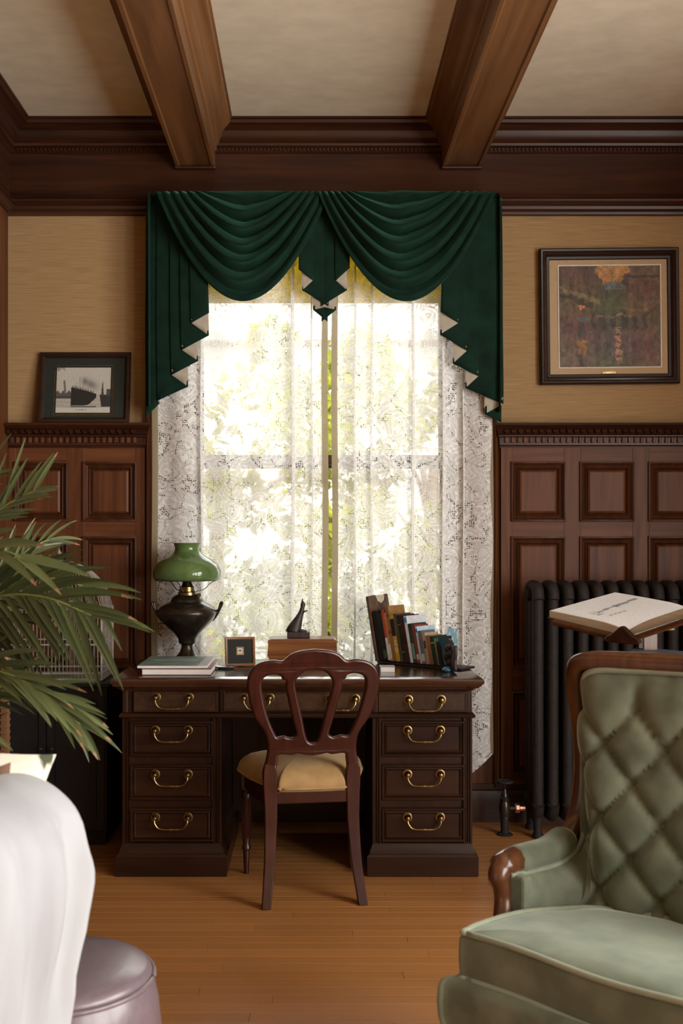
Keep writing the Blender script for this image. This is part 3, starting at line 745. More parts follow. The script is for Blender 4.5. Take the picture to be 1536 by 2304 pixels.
def swag(xl0, xl1, xr0, xr1, seed, y0, apex):
    nu, nv = 56, 110; rr = smoothnoise(seed); r2 = smoothnoise(seed+9); rows = []
    for i in range(nu+1):
        u = i/nu; col = []
        for j in range(nv+1):
            v = j/nv
            xl, xr = lerp(xl0, xl1, v), lerp(xr0, xr1, v)
            x = lerp(xl, xr, u)
            hang = 1-abs(2*u-1)**lerp(1.5, 1.95, v)
            env = max(0.0, math.sin(PI*u))**0.75
            ph = 2*PI*(6.6*v**0.88)+0.9*rr(u*4)+0.4*r2(v*9)
            f = 2*abs(math.sin(ph/2))**0.9-1.15
            drop = 246*(v**0.93)*hang + 7*env*math.sin(ph-0.9)*v**0.3*(1-v**6)
            amp = (0.007+0.040*env)*(0.35+0.65*min(1, v*5))*(1-0.55*max(0, v-0.8)/0.2)
            Y = y0-0.018-0.050*env*math.sin(PI*min(1, 0.15+v*0.75))-amp*f+0.03*env*max(0, v-0.85)/0.15
            col.append((wx(x, y0), Y, wz(434+drop, y0)))
        rows.append(col)
    b = MB(); b.grid(rows)
    o = b.build('swag', 'valance', val, smooth=180, solidify=(0.0022,), recalc=False)
    if o.data.polygons[len(o.data.polygons)//2].normal.y > 0: o.data.flip_normals()
swag(470, 352, 640, 742, 5, 4.785, 0.5); swag(800, 714, 990, 1112, 6, 4.765, 0.5)
b = MB(); b.box(wx(333, 4.8), wx(1125, 4.8), 4.845, 4.975, 2.872, 2.888); b.build('mounting_board', 'valance', val, bevel=0.004)
for px_, sg in ((331, -1), (1126, 1)):                   # cloth returns to the wall at each end
    b = MB(); x = wx(px_, 4.8)
    b.grid([[(x+0.004*math.sin(q*5+w), lerp(4.82, 4.975, q), lerp(2.886, 1.92 if sg < 0 else 1.89, w)) for w in np.linspace(0, 1, 16)] for q in np.linspace(0, 1, 8)])
    b.build('side_return', 'valance', val, smooth=180, solidify=(0.003,))

# ================================================================ pedestal desk
DY = 4.16                                  # front plane of the drawers
def dz(py): return CZ-(py-CY)*DY/F
def dx(px): return (px-CX)*DY/F
desk = thing('pedestal_desk', 'dark wooden pedestal desk with brass handled drawers in front of the window', 'desk', (-0.055, 4.5, 0))
DX0, DX1, DB = dx(275), dx(1062), 4.83
KX0, KX1 = dx(498), dx(838)                # kneehole
ZT = 0.772
def edge_slab(x0, x1, y0, y1, prof, fillm=True):       # slab with moulded edge: prof = [(inset, z)]
    b = MB(); L = [[(x0+i, y0+i, z), (x1-i, y0+i, z), (x1-i, y1-i, z), (x0+i, y1-i, z)] for i, z in prof]
    b.loops(L); return b
TX0, TX1, TY0 = DX0-0.042, DX1+0.042, DY-0.038
edge_slab(TX0, TX1, TY0, DB, [(0.040, ZT-0.052), (0.036, ZT-0.046), (0.020, ZT-0.036), (0.010, ZT-0.030), (0.008, ZT-0.024), (0.001, ZT-0.020), (0, ZT-0.010), (0.004, ZT-0.003), (0.010, ZT)]).build('top', 'desktop', desk, smooth=28)
inset = MB(); inset.box(TX0+0.09, TX1-0.09, TY0+0.07, DB-0.08, ZT-0.001, ZT+0.0008); inset.build('writing_surface', surf('dark_writing_leather', (0.05, 0.025, 0.018, 1), (0.035, 0.018, 0.012, 1), (60, 60, 60), 0.22, 0.05, coat=0.5), desk)
b = MB(); b.box(DX0, DX1, DY+0.012, DB-0.02, dz(1612), ZT-0.050); b.build('frieze_case', 'desk_x', desk)
edge_slab(DX0-0.012, DX1+0.012, DY-0.010, DB-0.02, [(0.010, dz(1616)), (0.002, dz(1614)), (0, dz(1609)), (0.004, dz(1606)), (0.012, dz(1604))]).build('waist_moulding', 'desk_x', desk, smooth=30)
for x0, x1 in ((DX0, KX0), (KX1, DX1)):
    b = MB(); b.box(x0+0.004, x1-0.004, DY+0.014, DB-0.02, 0.04, dz(1614)); b.build('pedestal', 'desk_z', desk)
    edge_slab(x0-0.022, x1+0.022, DY-0.020, DB-0.01, [(0.004, 0.0), (0, 0.004), (0, 0.078), (0.004, 0.084), (0.010, 0.088), (0.012, 0.098), (0.018, 0.112), (0.022, 0.122), (0.026, 0.126)]).build('plinth', 'desk_x', desk, smooth=30)
    for xs_ in (x0, x1-0.034):                            # fluted corner stiles
        b = MB(); ys_ = DY+0.016
        prof = [(xs_, DY+0.02), (xs_, DY), (xs_+0.008, DY), (xs_+0.011, DY+0.006), (xs_+0.015, DY+0.006), (xs_+0.017, DY), (xs_+0.019, DY+0.006), (xs_+0.023, DY+0.006), (xs_+0.026, DY), (xs_+0.034, DY), (xs_+0.034, DY+0.02)]
        b.prism_z(prof, 0.126, dz(1616)); b.build('stile', 'desk_z', desk, smooth=30)
for x in (DX0, dx(494), dx(838), DX1-0.030):              # short stiles between the frieze drawers
    b = MB(); b.box(x, x+0.020, DY, DY+0.014, dz(1604), ZT-0.052); b.build('stile', 'desk_z', desk, bevel=0.003)
b = MB(); b.box(KX0, KX1, DB-0.06, DB-0.045, 0.10, dz(1614)); b.build('modesty_panel', 'desk_z', desk)

def bail_handle(parent, xc, zc, half, y):
    h = MB()
    for s in (-1, 1):
        h.lathe([(0.019, 0.0), (0.019, 0.002), (0.016, 0.003), (0.013, 0.003), (0.011, 0.006), (0.007, 0.010), (0.006, 0.018), (0.008, 0.021), (0.007, 0.025), (0.0015, 0.027)], (xc+s*half, y, zc), 'y', 20)
    pts = catmull([(xc-half, y-0.020, zc-0.004), (xc-half+0.001, y-0.024, zc-0.018), (xc-half+0.012, y-0.026, zc-0.034), (xc-half*0.55, y-0.026, zc-0.041), (xc, y-0.026, zc-0.042),
                   (xc+half*0.55, y-0.026, zc-0.041), (xc+half-0.012, y-0.026, zc-0.034), (xc+half-0.001, y-0.024, zc-0.018), (xc+half, y-0.020, zc-0.004)], 5)
    n = len(pts); rs = []
    for k in range(n):
        q = abs(k/(n-1)-0.5); rs.append(0.0030+0.0010*math.cos(q*9)**2+(0.0022 if q < 0.02 or 0.055 < q < 0.075 or 0.105 < q < 0.12 else 0))
    h.tube(pts, rs, 8)
    return h.build('handle', 'brass', parent, smooth=40)
def drawer(x0, x1, z0, z1, handles, mat='desk_x', moulded=True):
    b = MB()
    if moulded:
        b.ring(x0, x1, z0, z1, [(0, DY+0.012), (0, DY-0.002), (0.003, DY-0.006), (0.008, DY-0.006), (0.012, DY+0.001), (0.018, DY-0.003), (0.024, DY+0.003)], fill=True)
    else:
        b.ring(x0, x1, z0, z1, [(0, DY+0.012), (0, DY-0.001), (0.003, DY-0.004), (0.006, DY-0.004), (0.008, DY-0.001)], fill=True)
    d = b.build('drawer', mat, desk, smooth=30)
    for xc, zc, hf in handles: bail_handle(d, xc, zc, hf, DY-0.0 if moulded else DY-0.001)
    return d
g = 0.064
drawer(dx(300), dx(490), dz(1602), dz(1556), [(dx(388), dz(1569), g)], 'burl', False)
drawer(dx(502), dx(834), dz(1600), dz(1557), [(dx(578), dz(1570), 0.050), (dx(770), dz(1572), 0.050)], 'burl', False)
drawer(dx(850), dx(1050), dz(1602), dz(1556), [(dx(955), dz(1574), g)], 'burl', False)
for x0, x1, xh in ((dx(292), dx(480), dx(386)), (dx(858), dx(1046), dx(953))):
    for ya, yb, yh in ((1622, 1702, 1643), (1720, 1800, 1742), (1818, 1894, 1839)):
        drawer(x0, x1, dz(yb), dz(ya), [(xh, dz(yh), g)], 'desk_x', True)

# ================================================================ balloon-back chair
CHR = math.radians(7.7)
ch = thing('balloon_back_chair', 'cherry wood balloon back chair with gold velvet seat at the desk', 'chair', (0.0125, 3.805, 0), CHR)
# local frame: x right, y towards the desk, z up; the back is drawn in x, z
S = 1/627.0
def cl(px, py): return ((px-706)*S, CZ-(py-CY)*S)
half_out = [(706, 1458), (672, 1462), (650, 1471), (634, 1484), (614, 1482), (590, 1486), (569, 1498), (557, 1520), (556, 1545), (562, 1580), (574, 1615), (592, 1642), (601, 1660), (604, 1685), (601, 1712), (594, 1738), (593, 1760)]
half_in_low = [(626, 1760), (625, 1740), (628, 1715), (632, 1702), (660, 1704), (672, 1701), (688, 1704), (706, 1706)]
outer = [cl(*p) for p in half_out]; low = [cl(*p) for p in half_in_low]
mir = lambda L: [(-x, z) for x, z in reversed(L)]
def cm2(pts, n=4, closed=True): return [(p.x, p.y) for p in catmull([(x, z, 0) for x, z in pts], n, closed)]
seg1 = cm2(outer, 4, False); seg2 = cm2(low, 4, False)
O = seg1+seg2[:-1]+[seg2[-1]]+mir(seg2)[1:]+mir(seg1)[:-1]
side_hole = [(590, 1528), (599, 1519), (616, 1515), (631, 1519), (634, 1527), (643, 1531), (642, 1545), (652, 1590), (662, 1630), (668, 1654), (660, 1662), (650, 1661), (640, 1658), (626, 1660), (620, 1652), (606, 1620), (596, 1585), (589, 1550)]
SH = cm2([cl(*p) for p in side_hole], 3)
mid_hole = [(706, 1505), (686, 1508), (670, 1522), (664, 1536), (668, 1560), (680, 1610), (690, 1655), (697, 1672), (706, 1676)]
mh = cm2([cl(*p) for p in mid_hole], 4, False); MH = mh+mir(mh)[1:-1]
vs, fs = outline_mesh([O, SH, [(-x, z) for x, z in SH], MH], 0.030, 0.009)
def back_y(z):        # lean and sweep of the back posts, distance from the rear feet
    return interp(z, [0.0, 0.12, 0.25, 0.39, 0.47, 0.56, 0.70, 0.92], [0.0, 0.042, 0.072, 0.085, 0.084, 0.072, 0.045, -0.005])
b = MB(); b.add([(x, back_y(z)+d+0.10*x*x, z) for x, z, d in vs], fs)
b.build('backrest', 'chairwood', ch, smooth=50, world=False)
def shaped_leg(side):
    b = MB(); L = []
    for k in range(19):
        z = lerp(0.0, 0.50, k/18)
        xc = side*interp(z, [0, 0.15, 0.30, 0.45, 0.5], [0.174, 0.157, 0.150, 0.152, 0.153])
        w = interp(z, [0, 0.2, 0.38, 0.43, 0.465, 0.50], [0.0165, 0.020, 0.024, 0.0262, 0.0255, 0.019]); d = interp(z, [0, 0.25, 0.42, 0.46, 0.50], [0.015, 0.018, 0.0185, 0.0175, 0.012]); y = back_y(z)
        L.append([(xc-w, y-d, z), (xc+w, y-d, z), (xc+w, y+d, z), (xc-w, y+d, z)])
    b.loops(L); return b.build('leg', 'chairwood', ch, smooth=30, world=False, bevel=0.003)
shaped_leg(-1); shaped_leg(1)
def turned_leg(side):
    b = MB(); x, y = side*0.213, 0.415
    b.box(x-0.021, x+0.021, y-0.021, y+0.021, 0.335, 0.405)
    b.lathe([(0.020, 0.335), (0.022, 0.328), (0.017, 0.322), (0.021, 0.314), (0.020, 0.30), (0.016, 0.14), (0.013, 0.115), (0.017, 0.108), (0.018, 0.098), (0.012, 0.092), (0.013, 0.08), (0.0095, 0.0)], (x, y, 0), 'z', 12)
    for k in range(10):
        a = 2*PI*k/10; b.tube([(x+0.0195*math.cos(a), y+0.0195*math.sin(a), 0.298), (x+0.0155*math.cos(a), y+0.0155*math.sin(a), 0.142)], 0.0026, 5)
    return b.build('leg', 'chairwood', ch, smooth=40, world=False)
turned_leg(-1); turned_leg(1)
b = MB(); b.box(-0.150, 0.150, 0.070, 0.100, 0.352, 0.398); b.build('seat_rail', 'chairwood', ch, bevel=0.004, world=False)
b = MB(); pts = catmull([(-0.213, 0.415, 0.37), (-0.1, 0.452, 0.37), (0, 0.462, 0.37), (0.1, 0.452, 0.37), (0.213, 0.415, 0.37)], 6)
b.sweep(pts, [(-0.013, -0.03), (0.013, -0.03), (0.013, 0.032), (-0.013, 0.032)]); b.build('seat_rail', 'chairwood', ch, smooth=40, world=False)
for s in (-1, 1):
    b = MB(); b.sweep([(s*0.15, 0.085, 0.372), (s*0.19, 0.24, 0.372), (s*0.213, 0.415, 0.372)], [(-0.012, -0.03), (0.012, -0.03), (0.012, 0.03), (-0.012, 0.03)])
    b.build('seat_rail', 'chairwood', ch, smooth=40, world=False)
ol = catmull([(-0.112, 0.062, 0), (-0.126, 0.080, 0), (-0.180, 0.17, 0), (-0.228, 0.33, 0), (-0.245, 0.42, 0), (-0.225, 0.468, 0), (-0.12, 0.492, 0), (0, 0.498, 0), (0.12, 0.492, 0), (0.225, 0.468, 0), (0.245, 0.42, 0), (0.228, 0.33, 0), (0.180, 0.17, 0), (0.126, 0.080, 0), (0.112, 0.062, 0), (0, 0.058, 0)], 4, True)
def cushion(b, ol, c, layers):
    b.loops([[(c[0]+(p.x-c[0])*s, c[1]+(p.y-c[1])*s, z) for p in ol] for s, z in layers], True, True)
b = MB(); cushion(b, ol, (0, 0.28), [(0.93, 0.392), (0.985, 0.398), (1.0, 0.412), (0.995, 0.424), (0.97, 0.438), (0.92, 0.453), (0.82, 0.470), (0.66, 0.483), (0.45, 0.491), (0.22, 0.495), (0.02, 0.496)])
seat = b.build('seat', 'gold', ch, smooth=180, world=False)
b = MB(); b.tube([(p.x*1.004, 0.28+(p.y-0.28)*1.004, 0.408) for p in ol]+[(ol[0].x*1.004, 0.28+(ol[0].y-0.28)*1.004, 0.408)], 0.0045, 8); b.build('piping', 'gold', seat, smooth=180, world=False)

# ================================================================ things on the desk
# ---- oil lamp
LY = 4.72; LX = wx(421, LY); k = LY/F
lamp = thing('oil_lamp', 'brass oil lamp with a green glass shade on the desk', 'lamp', (LX, LY, ZT))
def lz(py): return ZT+(1484-py)*k
b = MB(); b.lathe([(0.0, lz(1484)), (0.066, lz(1484)), (0.066, lz(1479)), (0.058, lz(1474)), (0.046, lz(1470)), (0.034, lz(1463)), (0.026, lz(1452)), (0.026, lz(1446)), (0.037, lz(1442)), (0.038, lz(1438)), (0.040, lz(1432)), (0.058, lz(1420)), (0.088, lz(1406)), (0.117, lz(1390)), (0.131, lz(1376)), (0.131, lz(1371)), (0.118, lz(1361)), (0.096, lz(1354)), (0.074, lz(1349)), (0.071, lz(1345)), (0.064, lz(1339)), (0.050, lz(1334)), (0.0, lz(1334))], (LX, LY, 0), 'z', 40, cap=False)
b.build('font', 'darkbrass', lamp, smooth=35)
b = MB(); b.lathe([(0.0, lz(1334)), (0.043, lz(1334)), (0.041, lz(1328)), (0.034, lz(1326)), (0.034, lz(1316)), (0.026, lz(1314)), (0.020, lz(1306)), (0.016, lz(1300)), (0.0, lz(1300))], (LX, LY, 0), 'z', 24, cap=False)
b.tube([(LX+0.03, LY, lz(1331)), (LX+0.055, LY-0.02, lz(1334))], 0.0025, 6); b.lathe([(0.0, 0), (0.009, 0), (0.009, 0.006), (0, 0.006)], (LX+0.055, LY-0.02, lz(1334)), 'y', 12)
burner = b.build('burner', 'brass', lamp, smooth=40)
b = MB()
for a in (0.3, 2.4, 4.5):
    c_, s_ = math.cos(a), math.sin(a)
    b.tube(catmull([(LX+0.035*c_, LY+0.035*s_, lz(1327)), (LX+0.075*c_, LY+0.075*s_, lz(1322)), (LX+0.105*c_, LY+0.105*s_, lz(1308)), (LX+0.136*c_, LY+0.136*s_, lz(1301))], 4), 0.0022, 6)
ringp = [(LX+0.138*math.cos(2*PI*q/36), LY+0.138*math.sin(2*PI*q/36), lz(1300)) for q in range(37)]; b.tube(ringp, 0.0035, 8)
b.build('shade_holder', 'darkbrass', lamp, smooth=60)
for s in (-1, 1):
    b = MB(); b.tube(catmull([(LX+s*0.112, LY, lz(1392)), (LX+s*0.132, LY, lz(1378)), (LX+s*0.150, LY, lz(1360)), (LX+s*0.156, LY, lz(1352)), (LX+s*0.148, LY, lz(1352)), (LX+s*0.140, LY, lz(1366)), (LX+s*0.124, LY, lz(1372))], 5), 0.005, 8)
    b.build('handle', 'darkbrass', lamp, smooth=60)
sp = [(0.141, 1300), (0.147, 1296), (0.150, 1288), (0.148, 1279), (0.138, 1268), (0.118, 1258), (0.092, 1250), (0.070, 1243), (0.058, 1237), (0.054, 1230), (0.056, 1223), (0.061, 1217)]
spf = catmull([(r_, lz(py), 0) for r_, py in sp], 4)
prof = [(p.x, p.y) for p in spf]+[(p.x-0.003, p.y) for p in reversed(spf)]
b = MB(); b.lathe(prof+[prof[0]], (LX, LY, 0), 'z', 48, cap=False); b.build('shade', 'greenglass', lamp, smooth=50)
b = MB(); b.lathe([(0.022, lz(1302)), (0.028, lz(1285)), (0.024, lz(1260)), (0.019, lz(1222))], (LX, LY, 0), 'z', 24, cap=False); b.build('chimney', 'pane', lamp, smooth=60, solidify=(0.001,))

def book_obj(name, label, cat, origin, ax, ay, az, w, d, h, cmat, parent_group=None, pages='pages', spine_mark=None, ct=0.0022):
    """closed book: spine faces -ay, w thick along ax, d deep along ay, h tall along az; origin = lower spine corner"""
    t = thing(name, label, cat, tuple(origin), 0.0, parent_group)
    o = Vector(origin); ax, ay, az = (Vector(v).normalized() for v in (ax, ay, az))
    c = MB()
    c.obox(o+ax*(ct/2)+ay*(d/2)+az*(h/2), ax, ay, az, ct/2, d/2, h/2)
    c.obox(o+ax*(w-ct/2)+ay*(d/2)+az*(h/2), ax, ay, az, ct/2, d/2, h/2)
    c.obox(o+ax*(w/2)+ay*(ct/2)+az*(h/2), ax, ay, az, w/2-ct, ct/2, h/2)
    c.build('cover', cmat, t, bevel=0.0006)
    p = MB(); p.obox(o+ax*(w/2)+ay*(d/2)+az*(h/2), ax, ay, az, w/2-ct, d/2-ct*1.2, h/2-0.003); p.build('page_block', pages, t)
    if spine_mark:
        m = MB()
        for (q0, q1, wf) in spine_mark[1]:
            m.obox(o+ax*(w/2)-ay*0.0004+az*(h*(q0+q1)/2), ax, ay, az, w*wf/2, 0.0006, h*(q1-q0)/2)
        m.build('spine_label', spine_mark[0], t)
    return t
# ---- flat books on the left of the desk
ox, oy = wx(318, 4.22), 4.225
book_obj('flat_book', 'thick white paged book with red cover lying under a green magazine', 'book', (ox, oy, ZT+0.0012), (0, 0, 1), (1, 0, 0), (0, 1, 0), 0.0255, 0.275, 0.33, cover('brick_cover', 120, 50, 45), pages='paper')
t = thing('magazine', 'pale green covered magazine lying on top of the flat book', 'magazine', (ox, oy, ZT+0.027))
b = MB(); b.box(ox-0.02, ox+0.258, oy+0.015, oy+0.37, ZT+0.0270, ZT+0.0365); b.build('page_block', 'paper', t, bevel=0.001)
def mag(u, v):
    n = np.sin(u*14+np.sin(v*9)*2)*0.5+np.sin(v*23+u*5)*0.5
    base = np.stack([0.20+0.07*n, 0.29+0.07*n, 0.25+0.06*n], 1); 
    w = (np.abs(v-0.62) < 0.05) & (u > 0.1) & (u < 0.8); base[w] = base[w]*0.5+0.33
    w2 = (u > 0.86); base[w2] = np.array([0.55, 0.58, 0.6])
    return base
mp = MB(); mp.grid([[(lerp(ox-0.02, ox+0.258, i/40), lerp(oy+0.015, oy+0.37, j/40), ZT+0.0368) for j in range(41)] for i in range(41)])
o = mp.build('cover', 'print', t, recalc=False); ca = o.data.color_attributes.new('print', 'FLOAT_COLOR', 'POINT')
U, V = np.meshgrid(np.linspace(0, 1, 41), np.linspace(0, 1, 41), indexing='ij'); cc = np.ones((41*41, 4), dtype=np.float32); cc[:, :3] = mag(U.ravel(), V.ravel()); ca.data.foreach_set('color', cc.ravel())
# ---- oval pewter dish
t = thing('oval_dish', 'small grey oval dish between the magazine and the little frame', 'dish', (wx(508, 4.44), 4.45, ZT))
b = MB(); L = []
for s_, z in ((0.5, 0.0), (0.55, 0.001), (0.9, 0.008), (1.0, 0.0105), (1.0, 0.012), (0.88, 0.010), (0.5, 0.0045), (0.1, 0.004)):
    L.append([(wx(506, 4.44)+0.052*s_*math.cos(2*PI*q/32), 4.45+0.036*s_*math.sin(2*PI*q/32), ZT+z) for q in range(32)])
b.loops(L); b.build('dish', 'grey', t, smooth=50)
# ---- little framed picture leaning back on its strut
FY = 4.52
fr = thing('desk_photo_frame', 'small square wooden frame with dark mat standing on the desk', 'picture frame', (wx(541, FY), FY, ZT), math.radians(10))
tl = math.radians(14); R = Matrix.Rotation(-tl, 4, 'X')
def til(mb):
    mb.v = [tuple(R @ Vector(p)) for p in mb.v]; return mb
w_, h_ = 0.064, 0.128
b = MB(); b.ring(-w_, w_, 0.004, h_, [(0, 0.012), (0, 0.0), (0.003, -0.003), (0.009, -0.001), (0.012, 0.004), (0.012, 0.012), (0, 0.012)]); til(b).build('frame', 'framewood', fr, smooth=30, world=False)
b = MB(); b.box(-w_+0.011, w_-0.011, 0.005, 0.009, 0.013, h_-0.011); til(b).build('mat', 'matblack', fr, world=False)
b = MB(); b.ring(-0.016, 0.016, 0.051, 0.086, [(0, 0.005), (0, 0.003), (0.004, 0.003), (0.005, 0.0045)]); til(b).build('inner_frame', 'brass', fr, world=False)
picture('print', -0.011, 0.011, 0.056, 0.081, lambda u, v: np.where(((u-0.5)**2+(v-0.55)**2 < 0.05)[:, None], 0.12, 0.62)*np.ones((len(u), 3)), 10, 10, fr, 0.0042, lambda p: R @ p)
b = MB(); b.add([(-0.018, 0.012, 0.09), (0.018, 0.012, 0.09), (0.018, 0.07, 0.0180), (-0.018, 0.07, 0.0180), (-0.018, 0.015, 0.09), (0.018, 0.015, 0.09), (0.018, 0.073, 0.0187), (-0.018, 0.073, 0.0187)], [(0, 1, 2, 3), (4, 7, 6, 5), (0, 4, 5, 1), (1, 5, 6, 2), (2, 6, 7, 3), (3, 7, 4, 0)])
til(b).build('strut', 'matblack', fr, world=False)
# ---- striped wooden box with a figurine on it
BY = 4.62
bx_ = thing('wooden_box', 'striped wooden keepsake box with curved sides at the middle of the desk', 'box', (wx(680, BY), BY, ZT))
def bz(py): return CZ-(py-CY)*(BY-0.08)/F
x0, x1 = wx(603, BY), wx(757, BY)
zz = [ZT, ZT+0.010, ZT+0.022, ZT+0.045, bz(1447), bz(1446), bz(1441), bz(1438)]; ins = [0.045, 0.040, 0.012, 0.0, 0.004, 0.0005, 0.003, 0.016]
b = MB(); b.loops([[(x0+i, BY-0.09+i*0.6, z), (x1-i, BY-0.09+i*0.6, z), (x1-i, BY+0.09-i*0.6, z), (x0+i, BY+0.09-i*0.6, z)] for i, z in list(zip(ins, zz))[:5]]); b.build('body', 'boxwood', bx_, smooth=35)
b = MB(); b.loops([[(x0+i, BY-0.09+i*0.6, z), (x1-i, BY-0.09+i*0.6, z), (x1-i, BY+0.09-i*0.6, z), (x0+i, BY+0.09-i*0.6, z)] for i, z in list(zip(ins, zz))[4:]]); b.build('lid', 'boxwood', bx_, smooth=35)
TZ = bz(1438)
fg = thing('animal_figurine', 'dark carved figurine of an upright animal on top of the wooden box', 'figurine', (wx(672, BY), BY, TZ))
kk = BY/F
def fp(px, py): return (wx(px, BY), TZ+(1436-py)*kk)
b = MB(); xa, za = fp(646, 1436); xb, zb_ = fp(697, 1423); b.box(xa, xb, BY-0.035, BY+0.035, za, zb_); b.build('plinth', 'blackfig', fg, bevel=0.003)
spine = [(660, 1419, .030, .026), (664, 1410, .027, .026), (668, 1401, .022, .022), (672, 1392, .0165, .018), (676, 1383, .0125, .014), (679, 1375, .0105, .0115), (680, 1369, .0085, .010), (681, 1363, .0105, .0105), (682, 1359, .0095, .009), (680.5, 1355, .005, .006), (680, 1352, .0025, .003)]
L = []
for px_, py_, rx, ry in spine:
    x, z = fp(px_, py_); L.append([(x+rx*math.cos(2*PI*q/14), BY+ry*math.sin(2*PI*q/14), z-0.25*rx*math.cos(2*PI*q/14)) for q in range(14)])
b = MB(); x, z = fp(663, 1424); L.insert(0, [(x+0.034*math.cos(2*PI*q/14), BY+0.027*math.sin(2*PI*q/14), z) for q in range(14)]); b.loops(L)
P3 = lambda px_, py_, dy=0: (fp(px_, py_)[0], BY+dy, fp(px_, py_)[1])
b.build('body', 'blackfig', fg, smooth=180)
for dy in (-0.009, 0.009):
    b = MB(); b.tube([P3(680, 1381, dy), P3(686, 1377, dy), P3(692, 1375.5, dy)], [0.004, 0.003, 0.0015], 6); b.build('forelimb', 'blackfig', fg, smooth=180)
    b = MB(); b.tube([P3(680, 1357, dy*0.5), P3(680, 1351, dy*0.8), P3(681, 1348, dy*0.9)], [0.003, 0.0022, 0.001], 6); b.build('ear', 'blackfig', fg, smooth=180)
    b = MB(); b.tube([P3(666, 1420, dy*1.6), P3(680, 1421, dy*1.6), P3(690, 1421.5, dy*1.6)], [0.008, 0.006, 0.003], 8); b.build('foot', 'blackfig', fg, smooth=180)
b = MB(); b.tube(catmull([P3(652, 1421), P3(647, 1419), P3(644, 1420), P3(650, 1422)], 4), [0.006]*6+[0.005]*4+[0.003]*3, 6); b.build('tail', 'blackfig', fg, smooth=180)
# ---- white note block beside the books
t = thing('note_block', 'white note block lying before the row of books', 'notepad', (wx(868, 4.42), 4.42, ZT))
b = MB(); b.box(wx(853, 4.42), wx(884, 4.42), 4.33, 4.40, ZT+0.0008, ZT+0.020); b.build('sheets', 'paper', t, bevel=0.001)
b = MB(); b.box(wx(852, 4.42), wx(885, 4.42), 4.329, 4.401, ZT+0.020, ZT+0.0215); b.build('top_sheet', cover('lilac_paper', 190, 185, 205), t)

# ---- row of leaning books between two carved bookends
g0 = at(852, 1494, 4.64); g0.z = ZT+0.014
gdir = Vector((wx(1000, 4.42)-wx(852, 4.64), 4.42-4.64, 0)); glen = gdir.length; ax0 = gdir.normalized()
ay0 = Vector((-ax0.y, ax0.x, 0))
lean = math.radians(11)
azl = (Vector((0, 0, 1))*math.cos(lean)-ax0*math.sin(lean)); axl = (ax0*math.cos(lean)+Vector((0, 0, 1))*math.sin(lean))
rk = thing('book_rack', 'low dark wooden book rack with carved ends on the right of the desk', 'book rack', (g0.x, g0.y, ZT))
b = MB(); b.obox(g0+ax0*(glen/2+0.03)+ay0*0.06-Vector((0, 0, 0.008)), ax0, ay0, (0, 0, 1), glen/2+0.045, 0.055, 0.0045); b.build('base', 'blackfig', rk, bevel=0.002)
for q in (0.02, glen+0.03):
    for w in (0.015, 0.105):
        b = MB(); p = g0+ax0*q+ay0*w; b.lathe([(0.008, ZT), (0.009, ZT+0.001), (0.006, ZT+0.0045)], (p.x, p.y, 0), 'z', 10); b.build('foot', 'blackfig', rk)
# left end: tall rough carved slab with a pale notch at its top
e = MB(); pol = [(0, 0), (0.145, 0), (0.145, 0.292), (0.128, 0.292), (0.118, 0.262), (0.092, 0.250), (0.066, 0.262), (0.052, 0.290), (0.0, 0.285)]
o_ = g0-axl*0.020-azl*0.002
e.loops([[o_+ay0*p-0*ax0+azl*q+axl*t_ for p, q in pol] for t_ in (0.0, 0.016)]); e.build('end_panel', 'barkwood', rk, bevel=0.002)
# turned a little toward the room so its face shows: pale carved inlay
e = MB(); e.loops([[o_+ay0*p+azl*q+axl*t_ for p, q in [(0.056, 0.262), (0.092, 0.2515), (0.116, 0.264), (0.125, 0.288), (0.056, 0.288)]] for t_ in (0.004, 0.012)]); e.build('notch_inlay', 'cream_cloth', rk)
# right end: openwork carved panel
qx = glen+0.016
pts = [(0, 0), (0.06, -0.004), (0.105, 0.0), (0.10, 0.03), (0.108, 0.055), (0.105, 0.082), (0.075, 0.080), (0.055, 0.095), (0.030, 0.100), (0.012, 0.085), (0.0, 0.07), (0.006, 0.035)]
pts = [(x*1.22, z*1.22) for x, z in pts]
hole1 = [(0.080, 0.050), (0.094, 0.050), (0.095, 0.068), (0.081, 0.068)]; hole2 = [(0.082, 0.012), (0.093, 0.012), (0.092, 0.024), (0.083, 0.024)]
hole1, hole2 = ([(x*1.22, z*1.22) for x, z in h__] for h__ in (hole1, hole2))
vs2, fs2 = outline_mesh([cm2(pts, 4), hole1, hole2], 0.012, 0.003)
er = (ax0*0.75-ay0*0.66).normalized()
o_ = g0+ax0*qx-er*0.01-Vector((0, 0, 0.004))
nrm = er.cross(Vector((0, 0, 1)))
e = MB(); e.add([o_+er*x+Vector((0, 0, 1))*z+nrm*d for x, z, d in vs2], fs2)
for (cx_, cz_, r_) in ((0.035, 0.065, 0.016), (0.035, 0.040, 0.019), (0.055, 0.050, 0.014), (0.022, 0.030, 0.012), (0.048, 0.022, 0.013), (0.060, 0.075, 0.010)):
    cx_, cz_, r_ = cx_*1.22, cz_*1.22, r_*1.22; p = o_+er*cx_+Vector((0, 0, cz_))+nrm*0.004
    e.lathe([(r_*0.98, -0.004), (r_*0.9, 0.004), (r_*0.5, 0.009), (0.001, 0.010)], tuple(p), 'y', 12)
e.build('end_panel', 'blackfig', rk, smooth=50)
